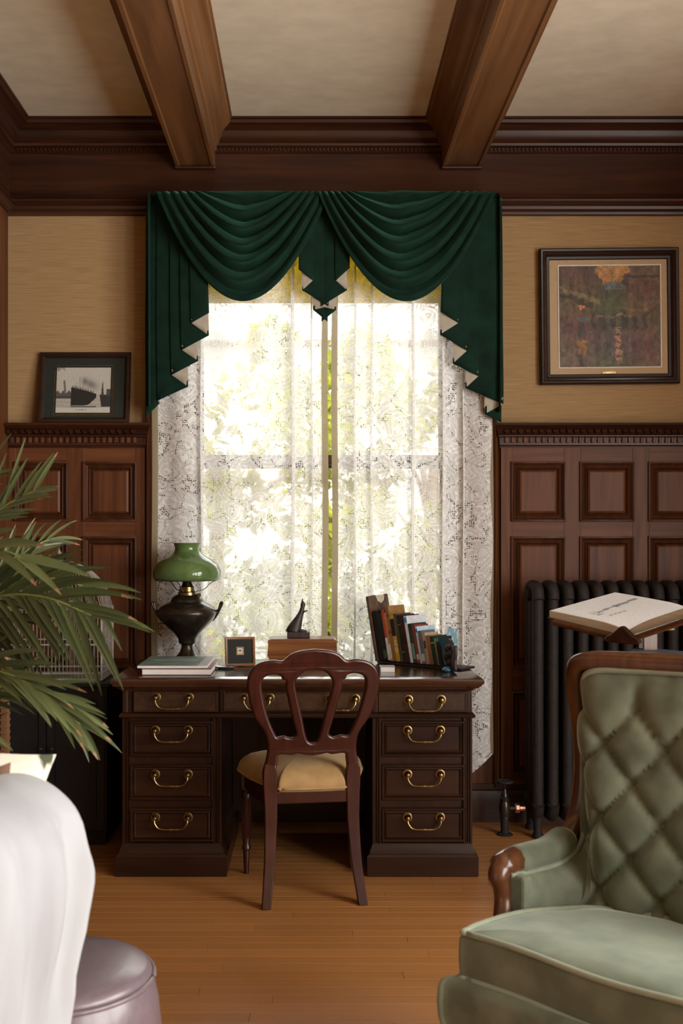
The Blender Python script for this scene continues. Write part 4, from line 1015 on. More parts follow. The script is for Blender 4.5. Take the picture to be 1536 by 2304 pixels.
rows = [  # label words, thickness, height, depth, rgb, spine marks
 ('black hardback next to the rough carved book end', .020, .215, .14, (22, 20, 20), None),
 ('black and green hardback, second in the desk row', .018, .205, .14, (30, 34, 28), (( 60, 90, 70), [(.05, .22, .8)])),
 ('thin red topped paperback with a white lower spine', .010, .222, .13, (190, 80, 60), ((235, 230, 228), [(.02, .45, .96)])),
 ('slim orange and white paperback in the desk row', .008, .210, .13, (205, 130, 85), ((225, 220, 215), [(.05, .35, .9)])),
 ('tan brown hardback standing tallest among the thin books', .015, .240, .14, (150, 112, 62), ((120, 80, 45), [(.5, .54, .95), (.8, .84, .95)])),
 ('yellow and black spined book with a pale letter', .016, .200, .13, (205, 160, 60), ((30, 28, 28), [(.55, .92, .97)])),
 ('dark olive clothbound book in the middle of the row', .012, .208, .13, (84, 74, 52), None),
 ('black book with fine gilt bands in the middle of the row', .013, .204, .13, (32, 28, 26), ((150, 120, 60), [(.2, .22, .95), (.78, .80, .95)])),
 ('dark maroon hardback in the middle of the desk row', .016, .202, .14, (66, 28, 28), ((40, 16, 18), [(.4, .6, .9)])),
 ('large white and blue topped book behind the small spines', .012, .200, .17, (226, 232, 238), ((70, 150, 200), [(.86, .97, 1.0)])),
 ('black and green speckled paperback after the white book', .016, .168, .13, (46, 60, 50), ((120, 160, 140), [(.1, .5, .6)])),
 ('dull red paperback with pale title band', .012, .164, .12, (140, 62, 52), ((215, 205, 190), [(.1, .24, .85)])),
 ('light blue and white booklet standing behind the red paperback', .008, .158, .16, (190, 215, 230), ((60, 130, 180), [(.84, .94, 1.0)])),
 ('grey spined paperback right of the red one', .015, .140, .12, (112, 110, 110), ((225, 222, 215), [(.08, .3, .8)])),
 ('beige paperback with a dark figure on its spine', .014, .132, .12, (178, 160, 140), ((70, 62, 58), [(.5, .75, .6)])),
 ('orange brown clothbound book near the dark carved end', .015, .122, .12, (160, 105, 66), None),
 ('dark green hardback near the dark carved end', .016, .120, .12, (30, 66, 46), ((190, 180, 140), [(.75, .78, .95)])),
 ('thin tan pamphlet between green and teal books', .006, .112, .11, (170, 150, 115), None),
 ('black and teal book last in the leaning row', .012, .118, .12, (28, 44, 48), ((60, 160, 165), [(.84, .98, 1.0)])),
]
q = 0.004; tot = sum(r_[1] for r_ in rows); scl = (glen-0.02)/tot
for i, (lab, w, h_, d_, col, mk) in enumerate(rows):
    w2 = w*scl; o_ = g0+ax0*(q/math.cos(lean)*1.0)+Vector((0, 0, 0.001))
    o_.z += math.sin(lean)*0.0
    m_ = (cover('spine_print_%d' % i, *mk[0]), mk[1]) if mk else None
    book_obj('book', lab, 'book', o_, axl, ay0, azl, w2*math.cos(lean)-0.0006, d_*0.85, h_, cover('book_cover_%d' % i, *col), 'books in the desk rack', spine_mark=m_)
    q += w2
    if i == 5:                                  # pale letters printed up the yellow spine
        bk = [o__ for o__ in bpy.data.objects if o__.get('label') == lab][0]
        for ch_, zf in (('C', 0.36), ('O', 0.20)):
            fc = bpy.data.curves.new('letter', 'FONT'); fc.body = ch_; fc.size = 0.026; fc.align_x = 'CENTER'; fc.extrude = 0.0003
            fo = bpy.data.objects.new('letter', fc); COL.objects.link(fo); fm = bpy.data.meshes.new_from_object(fo)
            lt = MB(); base_ = o_+axl*(w2*0.48)-ay0*0.0008+azl*(h_*zf)
            lt.add([base_+axl*v_.co.x*0.7+azl*v_.co.y-ay0*v_.co.z for v_ in fm.vertices], [tuple(p_.vertices) for p_ in fm.polygons])
            bpy.data.objects.remove(fo); bpy.data.curves.remove(fc); bpy.data.meshes.remove(fm)
            lt.build('spine_letter', 'paper', bk)
# pictorial book shown face-on behind the right end
def mount(u, v):
    c = np.zeros((len(u), 3)); sky = np.array([0.25, 0.52, 0.68]); c[:] = sky
    cl_ = (np.sin(u*9+v*14)+np.sin(u*21-v*7)) > 0.55; c[cl_] = [0.72, 0.76, 0.8]
    mt = v < 0.55-0.55*np.abs(u-0.55)+0.03*np.sin(u*40); c[mt] = [0.10, 0.16, 0.36]
    sn = mt & (v > 0.42-0.5*np.abs(u-0.55)) & (np.sin(u*60) > 0); c[sn] = [0.45, 0.5, 0.62]
    lo = v < 0.24; c[lo] = [0.35, 0.19, 0.09]
    return c
pb = at(1014, 1498, 4.56); pb.z = ZT+0.001
tb = thing('picture_book', 'blue book with a mountain cover facing out at the row end', 'book', (pb.x, pb.y+0.02, ZT), math.radians(-18))
b = MB(); b.box(-0.028, 0.028, 0.0, 0.008, 0.0, 0.158); til(b).build('page_block', 'paper', tb, world=False)
picture('cover', -0.029, 0.029, 0.0, 0.160, mount, 24, 48, tb, -0.0006, lambda p: R @ p)
# blue glass paperweight at its foot
pw = thing('glass_paperweight', 'small blue glass paperweight beside the dark carved book end', 'paperweight', (wx(1006, 4.34), 4.34, ZT))
b = MB(); b.lathe([(0.0, ZT), (0.014, ZT), (0.021, ZT+0.006), (0.022, ZT+0.012), (0.016, ZT+0.020), (0.006, ZT+0.023), (0.0, ZT+0.0235)], (wx(1006, 4.34), 4.34, 0), 'z', 20, cap=False)
b.build('glass', surf('blue_glass', (0.05, 0.20, 0.36, 1), (0.02, 0.09, 0.2, 1), (60, 60, 60), 0.05, coat=1.0), pw, smooth=60)

# ================================================================ pictures on the wall
def ship(u, v):
    n = np.random.default_rng(1).normal(0, 0.02, len(u)); g = 0.52+0.05*v+n
    g = np.where(v < 0.42, 0.45+0.1*np.sin(v*70+u*6)*0.3+n, g)                                   # water
    g = np.where((v < 0.40) & (v > 0.31) & (u < 0.36), 0.06, g)                                   # quay
    g = np.where((v < 0.46+0.03*np.sin(u*60)) & (v > 0.36) & (u < 0.27), 0.10, g)
    g = np.where((np.abs(u-0.15+0.09*(v-0.62)) < 0.018) & (v > 0.42) & (v < 0.72), 0.16, g)       # crane / funnel smoke
    sm = np.exp(-((u-0.62-0.5*(0.66-v))**2/0.012+(v-0.63)**2/0.012)); g = g*(1-0.6*sm)              # smoke
    sm = np.exp(-((u-0.52)**2/0.0022+(v-0.70)**2/0.006)); g = g*(1-0.55*sm)
    top = 0.565-0.38*(u-0.27)**1.25*np.where(u > 0.27, 1, 0); bot = 0.155+0.0*u
    hull = (u > 0.265+0.05*(0.56-v)*0.4) & (u < 0.74-0.9*np.maximum(0, 0.33-v)) & (v < top) & (v > bot+0.20*np.maximum(0, u-0.5))
    g = np.where(hull, 0.018, g)
    g = np.where((u > 0.30) & (u < 0.70) & (v >= top) & (v < top+0.045) & (np.sin(u*130) > -0.4), 0.22, g)
    for m_, t_ in ((0.43, 0.80), (0.37, 0.66), (0.49, 0.62)): g = np.where((np.abs(u-m_) < 0.005) & (v > 0.5) & (v < t_), 0.18, g)
    g = np.where((u > 0.80+0.22*(0.42-v)*np.where(v < 0.42, 0.6, 0)) & (v < 0.40) & (v > 0.13), 0.03, g)
    g = np.where((np.abs(u-0.855) < 0.018*(0.75-v)*4) & (v > 0.38) & (v < 0.70), 0.06, g)
    g = np.where((u > 0.93) & (v < 0.52) & (v > 0.38), 0.07, g)
    g = np.where((v < 0.145) & (v > 0.12) & (u > 0.27) & (u < 0.74), 0.10, g)
    g = np.where(v < 0.115, 0.62, g)                                                              # white margin
    cap_ = (np.abs(v-0.062) < 0.010) & (u > 0.355) & (u < 0.585) & (np.sin(u*330)+0.7*np.sin(u*117+1) > -0.25) & ~((u > 0.425) & (u < 0.436)) & ~((u > 0.512) & (u < 0.522))
    g = np.where(cap_, 0.10, g)
    g = np.where((np.abs(v-0.055) < 0.010) & (u > 0.88) & (u < 0.96) & (np.sin(u*260) > 0), 0.4, g)
    g = np.where((u < 0.15) & (v > 0.95-0.03*np.sin(u*50)), 0.30, g)
    g = np.clip(g, 0.01, 0.8); return np.stack([g*1.02, g*0.98, g*0.86], 1)
PY_ = WALL_Y-0.115
sx0, sx1, sz0, sz1 = wx(80, 4.9), wx(288, 4.9), 1.8485, wz(786, 4.93)
sp_ = thing('ship_photograph', 'black and white photo of a steamship in a wide dark frame', 'picture', ((sx0+sx1)/2, 4.925, sz0))
w_ = (sx1-sx0)/2; h_ = sz1-sz0; tl2 = math.atan2(0.055, h_); R2 = Matrix.Rotation(-tl2, 4, 'X')
def til2(mb): mb.v = [tuple(R2 @ Vector(p)) for p in mb.v]; return mb
b = MB(); b.ring(-w_, w_, 0.002, h_, [(0, 0.014), (0, 0.0), (0.004, -0.004), (0.016, -0.005), (0.022, 0.001), (0.028, 0.006), (0.028, 0.014), (0, 0.014)]); til2(b).build('frame', 'framedark', sp_, smooth=30, world=False)
b = MB(); b.box(-w_+0.026, w_-0.026, 0.007, 0.012, 0.026, h_-0.026); til2(b).build('mat', surf('forest_green_mat', (0.014, 0.020, 0.013, 1), (0.010, 0.014, 0.010, 1), (60, 60, 60), 0.85), sp_, world=False)
ix0, ix1, iz0, iz1 = -w_+(120-80)/208*2*w_, -w_+(243-80)/208*2*w_, h_-(917-786)/155*h_, h_-(819-786)/155*h_
b = MB(); b.ring(ix0-0.012, ix1+0.012, iz0-0.012, iz1+0.012, [(0, 0.007), (0, 0.0055), (0.0035, 0.0055), (0.0035, 0.007)]); til2(b).build('gilt_line', 'brass', sp_, world=False)
picture('photograph', ix0, ix1, iz0, iz1, ship, 130, 104, sp_, 0.0064, lambda p: R2 @ p)

def vnoise(u, v, f, seed):                    # smooth value noise on the print
    rg = np.random.default_rng(seed); G = rg.uniform(-1, 1, (f+2, f+2)); x, y = np.clip(u, 0, 1)*f, np.clip(v, 0, 1)*f
    i, j = x.astype(int), y.astype(int); a, b_ = x-i, y-j; a, b_ = a*a*(3-2*a), b_*b_*(3-2*b_)
    return G[i, j]*(1-a)*(1-b_)+G[i+1, j]*a*(1-b_)+G[i, j+1]*(1-a)*b_+G[i+1, j+1]*a*b_
def street(u, v):
    uo, vo = u, v
    u = u+0.020*vnoise(uo, vo, 9, 1)+0.010*vnoise(uo, vo, 28, 2)+0.006*vnoise(uo, vo, 60, 7); v = v+0.016*vnoise(uo, vo, 11, 3)+0.009*vnoise(uo, vo, 30, 4)+0.006*vnoise(uo, vo, 60, 8)
    rg = np.random.default_rng(4); n = rg.normal(0, 1, len(u))
    c = np.stack([0.075+0.02*np.sin(u*9), 0.058+0.012*np.sin(v*11+u*3), 0.046+0.01*np.sin(v*7)], 1)
    def put(mask, col, a=1.0): c[mask] = c[mask]*(1-a)+np.array(col)*a
    # sunset gap between houses
    skyl = 0.40+0.03*np.sin(v*25); skyr = 0.64+0.06*(v > 0.93)-0.01*np.sin(v*40)
    sky = (v > 0.80) & (u > skyl) & (u < skyr); put(sky, (0.30, 0.155, 0.062))
    put(sky & (v > 0.92), (0.36, 0.22, 0.10), 0.6)
    put((v > 0.76) & (v < 0.86-0.55*np.abs(u-0.56)) & (u > 0.45) & (u < 0.66), (0.10, 0.12, 0.15))
    # house fronts with roofs and bays
    put((u < 0.34) & (v > 0.55) & (np.sin(u*70+v*8) > 0.3), (0.05, 0.042, 0.034), 0.7)
    put((v > 0.62+0.0*u) & (v < 0.70-0.35*(u)+0.10) & (u < 0.40) & (np.abs(v-(0.80-0.42*u)) < 0.025), (0.16, 0.13, 0.085), 0.8)
    put((u < 0.33) & (np.abs(v-(0.73-0.40*u)) < 0.02), (0.022, 0.018, 0.015), 0.8)
    put((u > 0.66) & (v > 0.50) & (np.sin(u*55) > 0.55), (0.12, 0.08, 0.06), 0.6)
    put((u > 0.63) & (np.abs(v-0.89) < 0.012), (0.03, 0.026, 0.02), 0.9)
    put((u > 0.80) & (np.abs(v-0.62-0.1*(u-0.8)) < 0.015), (0.13, 0.10, 0.06), 0.7)
    put((u > 0.60) & (u < 0.86) & (np.abs(v-0.575) < 0.012), (0.15, 0.12, 0.045), 0.7)
    # crowd with umbrellas along the middle
    put((v > 0.38) & (v < 0.54) & (u > 0.32) & (u < 0.88) & (np.sin(u*61+np.sin(v*30)) > 0.1), (0.024, 0.02, 0.022), 0.75)
    for cx_, cz_, w, col in ((0.24, 0.455, 0.075, (0.075, 0.085, 0.10)), (0.41, 0.505, 0.035, (0.16, 0.09, 0.07)), (0.50, 0.50, 0.045, (0.10, 0.08, 0.08)), (0.60, 0.515, 0.04, (0.17, 0.12, 0.075)), (0.67, 0.495, 0.04, (0.18, 0.14, 0.09)), (0.76, 0.51, 0.05, (0.09, 0.07, 0.065))):
        put((((u-cx_)/w)**2+((v-cz_)/(w*0.55))**2 < 1) & (v > cz_-0.006), col)
    put((np.abs(u-0.225) < 0.035) & (v > 0.29) & (v < 0.44), (0.045, 0.038, 0.042), 0.9)
    # wet street reflections
    put((v < 0.36) & (np.sin(u*47+np.sin(v*60)*0.6) > 0.45), (0.13, 0.10, 0.095), 0.35)
    put((np.abs(u-0.595+0.01*np.sin(v*70)) < 0.028) & (v < 0.40) & (v > 0.03) & (np.sin(v*95) > -0.6), (0.34, 0.19, 0.14), 0.8)
    put((np.abs(u-0.24+0.01*np.sin(v*60)) < 0.045) & (v < 0.27) & (v > 0.13), (0.26, 0.14, 0.05), 0.75)
    put((np.abs(u-0.22) < 0.02) & (v < 0.12), (0.035, 0.03, 0.03), 0.8)
    put((np.abs(u-0.20) < 0.012) & (np.abs(v-0.60) < 0.02), (0.55, 0.2, 0.1)); put((np.abs(u-0.225) < 0.02) & (np.abs(v-0.605) < 0.012), (0.5, 0.17, 0.09))
    k_ = 1+0.30*vnoise(uo, vo, 24, 5)+0.22*vnoise(uo, vo, 55, 6)+0.10*n+0.25*vnoise(uo, vo*0.25, 40, 9)
    t_ = 0.05+0.08*vnoise(uo, vo, 16, 12); tint = np.stack([1+t_, 1+0*t_, 1-t_], 1)
    return np.clip(c*np.array([1.5, 1.4, 1.12])*k_[:, None]*tint, 0.004, 0.9)
qx0, qx1, qz0, qz1 = wx(1216, 4.97), wx(1529, 4.97), wz(864, 4.97), wz(558, 4.97)
pt = thing('street_painting', 'framed painting of a rainy street with umbrellas right of the window', 'painting', ((qx0+qx1)/2, WALL_Y-0.004, qz0))
w_, h_ = (qx1-qx0)/2, qz1-qz0; R3 = Matrix.Rotation(math.radians(-0.6), 4, 'Y')
def roll(mb): mb.v = [tuple(R3 @ Vector(p)) for p in mb.v]; return mb
b = MB(); b.ring(-w_, w_, 0, h_, [(0, 0.0), (0, -0.030), (0.006, -0.036), (0.014, -0.034), (0.020, -0.028), (0.026, -0.030), (0.036, -0.016), (0.046, -0.014), (0.050, -0.008), (0.050, 0.0)]); roll(b).build('frame', 'framedark', pt, smooth=30, world=False)
b = MB(); b.box(-w_+0.045, w_-0.045, -0.008, 0.0, 0.045, h_-0.045); roll(b).build('mat', 'matcream', pt, world=False)
fx0, fx1, fz0, fz1 = -w_+(1258-1216)/313*2*w_, -w_+(1492-1216)/313*2*w_, (864-827)/306*h_, (864-593)/306*h_
b = MB(); b.ring(fx0, fx1, fz0, fz1, [(0, -0.008), (0.001, -0.012), (0.005, -0.012), (0.007, -0.008)]); roll(b).build('fillet', 'fillet', pt, world=False)
picture('canvas', fx0+0.006, fx1-0.006, fz0+0.006, fz1-0.006, street, 130, 126, pt, -0.0086, lambda p: R3 @ p)
xm = (fx0+fx1)/2
b = MB(); b.box(xm-0.038, xm+0.026, -0.011, -0.008, 0.050, 0.062); roll(b).build('title_plate', 'brass', pt, world=False, bevel=0.001)

# ================================================================ radiator
RX, RYc, NS, PT = 0.965, 4.765, 19, 0.066
rad = thing('cast_iron_radiator', 'dark cast iron column radiator under the panelling', 'radiator', (RX, RYc, 0))
sec = MB()
for yy in (-0.075, 0.0, 0.075):
    sec.tube([(0, yy, 0.14), (0, yy, 0.6), (0, yy, 1.06)], [0.026, 0.0255, 0.026], 10, flat=0.95)
def arch(z0, up):
    pts = [(0, -0.090, z0), (0, -0.072, z0+up*0.045), (0, -0.035, z0+up*0.058), (0, 0.035, z0+up*0.058), (0, 0.072, z0+up*0.045), (0, 0.090, z0)]
    sec.tube(catmull(pts, 4), 0.027, 10)
arch(1.045, 1); arch(0.15, -1)
sec.lathe([(0.030, -PT/2), (0.030, PT/2)], (0, 0, 1.065), 'x', 12); sec.lathe([(0.030, -PT/2), (0.030, PT/2)], (0, 0, 0.135), 'x', 12)
s0 = None
for i in range(NS):
    if s0 is None: s0 = o = sec.build('section', 'iron', rad, smooth=60, world=False)
    else: o = s0.copy(); COL.objects.link(o)
    o.location = (0.03+i*PT, 0, 0)
for i in (0, NS-1):
    for yy in (-0.075, 0.075):
        b = MB(); b.lathe([(0.024, 0.0), (0.026, 0.01), (0.018, 0.03), (0.020, 0.10), (0.026, 0.14)], (0.03+i*PT, yy, 0), 'z', 10); b.build('foot', 'iron', rad, smooth=50, world=False)
for z in (1.065, 0.165):
    b = MB(); b.lathe([(0.0, -0.016), (0.014, -0.016), (0.016, -0.010), (0.024, -0.006), (0.026, 0.004)], (0.0, 0, z), 'x', 12, cap=False); b.build('end_plug', 'iron', rad, smooth=40, world=False)
VX, VY = wx(1135, 4.74), 4.74
vv = thing('radiator_valve', 'old brass and iron radiator valve standing on the floor', 'valve', (VX, VY, 0))
b = MB(); b.lathe([(0, 0.0), (0.036, 0.0), (0.036, 0.004), (0.031, 0.008), (0.018, 0.010), (0.018, 0.075), (0.0, 0.075)], (VX, VY, 0), 'z', 20, cap=False); b.build('pipe', 'iron', vv, smooth=40)
b = MB(); b.lathe([(0, 0.075), (0.022, 0.075), (0.022, 0.083), (0.020, 0.085), (0.024, 0.10), (0.026, 0.125), (0.022, 0.140), (0.019, 0.150), (0.021, 0.154), (0.021, 0.162), (0.015, 0.168), (0.014, 0.185), (0.010, 0.19), (0.009, 0.206), (0.004, 0.208), (0.004, 0.236), (0, 0.236)], (VX, VY, 0), 'z', 16, cap=False)
b.lathe([(0.012, 0), (0.012, 0.05)], (VX+0.018, VY, 0.118), 'x', 12)
b.build('body', 'darkbrass', vv, smooth=40)
b = MB(); b.lathe([(0.0, 0.045), (0.020, 0.045), (0.022, 0.050), (0.022, 0.062), (0.020, 0.066), (0.012, 0.068), (0.012, 0.090), (0, 0.090)], (VX, VY, 0.118), 'x', 8, cap=False); b.build('union_nut', 'copper', vv, smooth=20)
b = MB(); b.tube([(VX+0.033*math.cos(2*PI*q/20), VY+0.033*math.sin(2*PI*q/20), 0.236) for q in range(21)], 0.006, 8)
for q in range(4): b.tube([(VX, VY, 0.236), (VX+0.032*math.cos(PI*q/2), VY+0.032*math.sin(PI*q/2), 0.236)], 0.004, 6)
b.build('handwheel', 'iron', vv, smooth=60)

# ================================================================ book stand with an open volume
G0 = Vector((1.006, 3.40, 1.024)); G1 = Vector((1.29, 3.60, 1.078)); gd = (G1-G0)
perp = Vector((-0.57, 0.81, 0)).normalized()
LV = perp*0.326+Vector((0, 0, 0.042)); RV = -perp*0.326+Vector((0, 0, 0.115))
dn = Vector((0, 0, -1))
st = thing('book_stand', 'wooden lectern stand with folding cradle behind the green armchair', 'book stand', (1.148, 3.5, 0))
for vec in (LV, RV):
    nn = gd.cross(vec).normalized(); nn = nn if nn.z > 0 else -nn
    b = MB(); c = G0+gd*0.5+vec*0.47-nn*0.032
    b.obox(c, gd, vec, nn, gd.length/2*1.02, vec.length*0.46, 0.006); b.build('cradle_board', 'armwood', st, bevel=0.003)
    e0 = G0-gd.normalized()*0.012-nn*0.034; b = MB(); b.tube([e0+vec*0.02, e0+vec*0.9], 0.011, 10); b.build('ledge_bar', 'armwood', st, smooth=60)
hp = [(-0.062, -0.02), (0.062, -0.02), (0.060, -0.002), (0.045, 0.004), (0.026, 0.018), (0.010, 0.030), (0.0, 0.033), (-0.010, 0.030), (-0.026, 0.018), (-0.045, 0.004), (-0.060, -0.002)]
vs3, fs3 = outline_mesh([cm2(hp, 3)], 0.016, 0.004)
hx = perp*-1; b = MB(); o_ = G0-gd.normalized()*0.022-Vector((0, 0, 0.020))
b.add([o_+hx*x+Vector((0, 0, 1))*z+gd.normalized()*d for x, z, d in vs3], fs3); b.build('book_stop', 'wood_x', st, smooth=50)
PXc, PYc = 1.105, 3.50
b = MB(); b.box(PXc-0.024, PXc+0.024, PYc-0.024, PYc+0.024, 0.945, 1.02); b.box(PXc-0.06, PXc+0.075, PYc-0.04, PYc+0.04, 1.012, 1.026); b.build('post_head', 'armwood', st, bevel=0.004)
b = MB(); b.lathe([(0.022, 0.945), (0.016, 0.938), (0.020, 0.928), (0.014, 0.918), (0.017, 0.86), (0.026, 0.70), (0.030, 0.50), (0.024, 0.36), (0.030, 0.33), (0.034, 0.30), (0.034, 0.12), (0.02, 0.10)], (PXc, PYc, 0), 'z', 20); b.build('post', 'armwood', st, smooth=40)
b = MB(); b.box(PXc-0.17, PXc+0.42, PYc-0.16, PYc+0.16, 0.862, 0.882); b.build('shelf', 'armwood', st, bevel=0.005)
for q in range(4):
    a = PI/4+PI/2*q; b = MB(); c_, s_ = math.cos(a), math.sin(a)
    b.tube(catmull([(PXc+0.02*c_, PYc+0.02*s_, 0.20), (PXc+0.10*c_, PYc+0.10*s_, 0.17), (PXc+0.19*c_, PYc+0.19*s_, 0.07), (PXc+0.25*c_, PYc+0.25*s_, 0.018)], 5), [0.022]*6+[0.018]*10, 10); b.build('leg', 'armwood', st, smooth=60)
ob = thing('open_book', 'large open book with printed drawings lying on the stand', 'book', tuple(G0))
for vec, nm, sg in ((LV, 'left', 1), (RV, 'right', -1)):
    nn = gd.cross(vec).normalized(); nn = nn if nn.z > 0 else -nn
    nu = 20; bmp = lambda q: 0.010*math.sin(min(1, q*3.2)*PI/2)-0.006*q*q
    b = MB(); topr, botr = [], []
    for i in range(nu+1):
        q = i/nu; p = G0+vec*q
        topr.append(p+nn*(bmp(q)-0.006)); botr.append(p-nn*0.024)
    L = [[*[t_+gd*w for t_ in topr], *[t_+gd*w for t_ in reversed(botr)]] for w in (0, 1)]
    b.loops(L); b.build('page_block', 'pages', ob, smooth=40)
    b = MB(); c = G0+gd*0.5+vec*0.505-nn*0.0252; b.obox(c, gd, vec, nn, gd.length/2+0.006, vec.length*0.505, 0.0014); b.build('cover', cover('brown_board_'+nm, 96, 70, 44), ob)
    def pg(u, v, left=(sg > 0)):
        c_ = np.ones((len(u), 3))*np.array([0.97, 0.97, 0.98])
        if left:
            ink = (np.abs(v-0.60-0.10*(u-0.5)) < 0.016+0.05*np.maximum(0, 0.9-u)*(u > 0.5)) & (u > 0.22) & (u < 0.92)
            c_[ink] = 0.30
            for k_, (a_, e_) in enumerate(((0.12, 0.26), (0.14, 0.3), (0.13, 0.24))):
                c_[(np.abs(v-(0.50+0.05*k_)) < 0.014) & (u > a_) & (u < e_) & (np.sin(u*170+k_) > -0.3)] = 0.22
            c_[(np.abs(v-0.40) < 0.010) & (u > 0.18) & (u < 0.46) & (np.sin(u*90) > -0.5)] = 0.35
        else:
            c_[(np.abs(v-0.55) < 0.02) & (u > 0.2) & (u < 0.8) & (np.sin(u*80) > -0.4)] = 0.32
        return c_
    nx_, nz_ = 60, 40
    mp = MB(); mp.grid([[G0+vec*(j/nz_)+nn*(bmp(j/nz_)-0.0052)+gd*(0.01+0.98*i/nx_) for j in range(nz_+1)] for i in range(nx_+1)])
    o = mp.build('printed_page', 'print', ob, recalc=False, smooth=180); ca = o.data.color_attributes.new('print', 'FLOAT_COLOR', 'POINT')
    U, V = np.meshgrid(np.linspace(0, 1, nx_+1), np.linspace(0, 1, nz_+1), indexing='ij'); cc = np.ones(((nx_+1)*(nz_+1), 4), dtype=np.float32)
    cc[:, :3] = pg(U.ravel(), V.ravel()); ca.data.foreach_set('color', cc.ravel())
# books on the lower shelf
sh0 = at(1408, 1482, 3.42); 
book_obj('shelf_book', 'white paged grey book lying tilted on the stand shelf', 'book', (wx(1408, 3.40), 3.40, 0.884), Vector((0.08, -0.03, 1)), (0.42, 0.9, 0), (0.9, -0.42, -0.06), 0.066, 0.20, 0.27, cover('slate_cover', 96, 104, 112), pages='paper')
book_obj('shelf_book', 'pale blue book lying flat at the back of the stand shelf', 'book', (1.26, 3.50, 0.8835), (0, 0, 1), (0.2, 0.98, 0), (0.98, -0.2, 0), 0.050, 0.14, 0.24, cover('ice_blue_cover', 170, 190, 215), pages='paper')

# ================================================================ green tufted armchair
AW = 0.62
ac = thing('tufted_armchair', 'sage green tufted velvet armchair with carved wood frame', 'armchair', (0.324, 2.29, 0), math.radians(-45))
topL = [(-.045, .255, .520), (-.045, .36, .508), (-.043, .47, .505), (-.040, .545, .530), (-.032, .575, .605), (-.026, .582, .70), (-.024, .570, .79), (-.022, .545, .89), (-.014, .522, .958), (.020, .516, .982), (.10, .526, .988), (.20, .538, .991), (.31, .542, .992)]
botL = [(-.018, .255, .40), (-.012, .32, .40), (-.004, .38, .40), (.012, .415, .40), (.030, .435, .40), (.046, .448, .40), (.064, .456, .40), (.086, .462, .40), (.105, .466, .40), (.125, .468, .40), (.17, .474, .40), (.23, .480, .40), (.31, .484, .40)]
tc = catmull(topL, 7); bc = catmull(botL, 7)
tc = tc+[Vector((AW-p.x, p.y, p.z)) for p in reversed(tc[:-1])]; bc = bc+[Vector((AW-p.x, p.y, p.z)) for p in reversed(bc[:-1])]
U0, Z0, DU, DV = 0.133, 0.898, 0.150, 0.175
nv = 64; rows = []
for i in range(len(tc)):
    w = i/(len(tc)-1); col = []
    tan = (bc[min(i+1, len(bc)-1)]-bc[max(i-1, 0)]).normalized(); tan2 = (tc[min(i+1, len(tc)-1)]-tc[max(i-1, 0)]).normalized()
    for j in range(nv+1):
        v = j/nv; p = bc[i].lerp(tc[i], v)
        tt = tan.lerp(tan2, v); tt.z = 0; tt = tt.normalized() if tt.length > 1e-4 else Vector((1, 0, 0))
        nrm = Vector((tt.y, -tt.x, 0))
        if nrm.length < 0.1: nrm = Vector((0, -1, 0))
        mix_back = min(1.0, max(0.0, (p.y-0.40)/0.05))
        a = (p.x-U0)/DU+(p.z-Z0)/DV; c_ = (p.x-U0)/DU-(p.z-Z0)/DV
        da, dc = abs(a-round(a))*0.114, abs(c_-round(c_))*0.114
        puff = (abs(math.sin(PI*a))*abs(math.sin(PI*c_)))**0.5
        if p.z > Z0:                              # above the top row only straight pleats run up to the rail
            dp = abs((p.x-U0)/DU-round((p.x-U0)/DU))*DU; fade = min(1, (p.z-Z0)/0.02)
            da = dc = lerp(min(da, dc), dp, fade); puff = lerp(puff, 0.8*min(1, dp/0.05)+0.1, fade)
        h_t = 0.62*(1-math.exp(-min(da, dc)/0.009))+0.38*puff
        dist = min(math.hypot((p.x-U0-(m_+n_)*DU/2), (p.z-Z0-(m_-n_)*DV/2)) for m_ in (math.floor(a), math.ceil(a)) for n_ in (math.floor(c_), math.ceil(c_)))
        h_t -= 0.55*math.exp(-(dist/0.016)**2)
        sa = p.y*1.0
        h_a = 0.55+0.35*math.sin(p.y*46+p.z*14)*math.sin(v*PI)+0.25*math.sin(p.z*52-p.y*20)*math.sin(v*PI)
        edge = min(1, v/0.06)*min(1, (1-v)/0.10); edge = edge*(2-edge)
        hh = lerp(h_a*0.020, h_t*0.026, mix_back)*edge+0.012*math.sin(PI*v)
        col.append(p+nrm*hh)
    rows.append(col)
b = MB(); b.grid(rows); back = b.build('tufted_back', 'sage', ac, smooth=180, world=False)
btn = MB(); btn.lathe([(0.0, 0.006), (0.004, 0.0055), (0.007, 0.003), (0.008, 0.0)], (0, 0, 0), 'y', 12, cap=False)
b0 = None
for m_ in range(-6, 7):
    for n_ in range(-6, 7):
        u_ = U0+(m_+n_)*DU/2; z_ = Z0+(m_-n_)*DV/2
        if 0.02 < u_ < 0.60 and 0.50 < z_ < 0.95:
            yb = min((abs(p.x-u_)+abs(p.z-z_), p.y) for r_ in rows[20:-20] for p in r_)[1]
            if b0 is None: b0 = o = btn.build('button', 'sage', back, smooth=180, world=False)
            else: o = b0.copy(); COL.objects.link(o)
            o.location = (u_, yb-0.001, z_)
# piping just inside the wood
pp = [p+Vector((0, -0.006, 0)) for p in tc]; b = MB(); b.tube(pp, 0.0065, 8); b.build('piping', 'piping', back, smooth=180, world=False)
# outer shell
rows = []
for i in range(len(tc)):
    t_, q_ = tc[i], bc[i]; out = Vector((t_.x-0.31, (t_.y-0.20)*1.2, 0)).normalized()
    rows.append([t_+out*0.045, t_+out*0.050-Vector((0, 0, (t_.z-0.3)*0.5)), Vector((t_.x, t_.y, 0.28))+out*0.035])
b = MB(); b.grid(rows); b.build('outer_back', 'sage', ac, smooth=180, world=False, solidify=(0.004,))
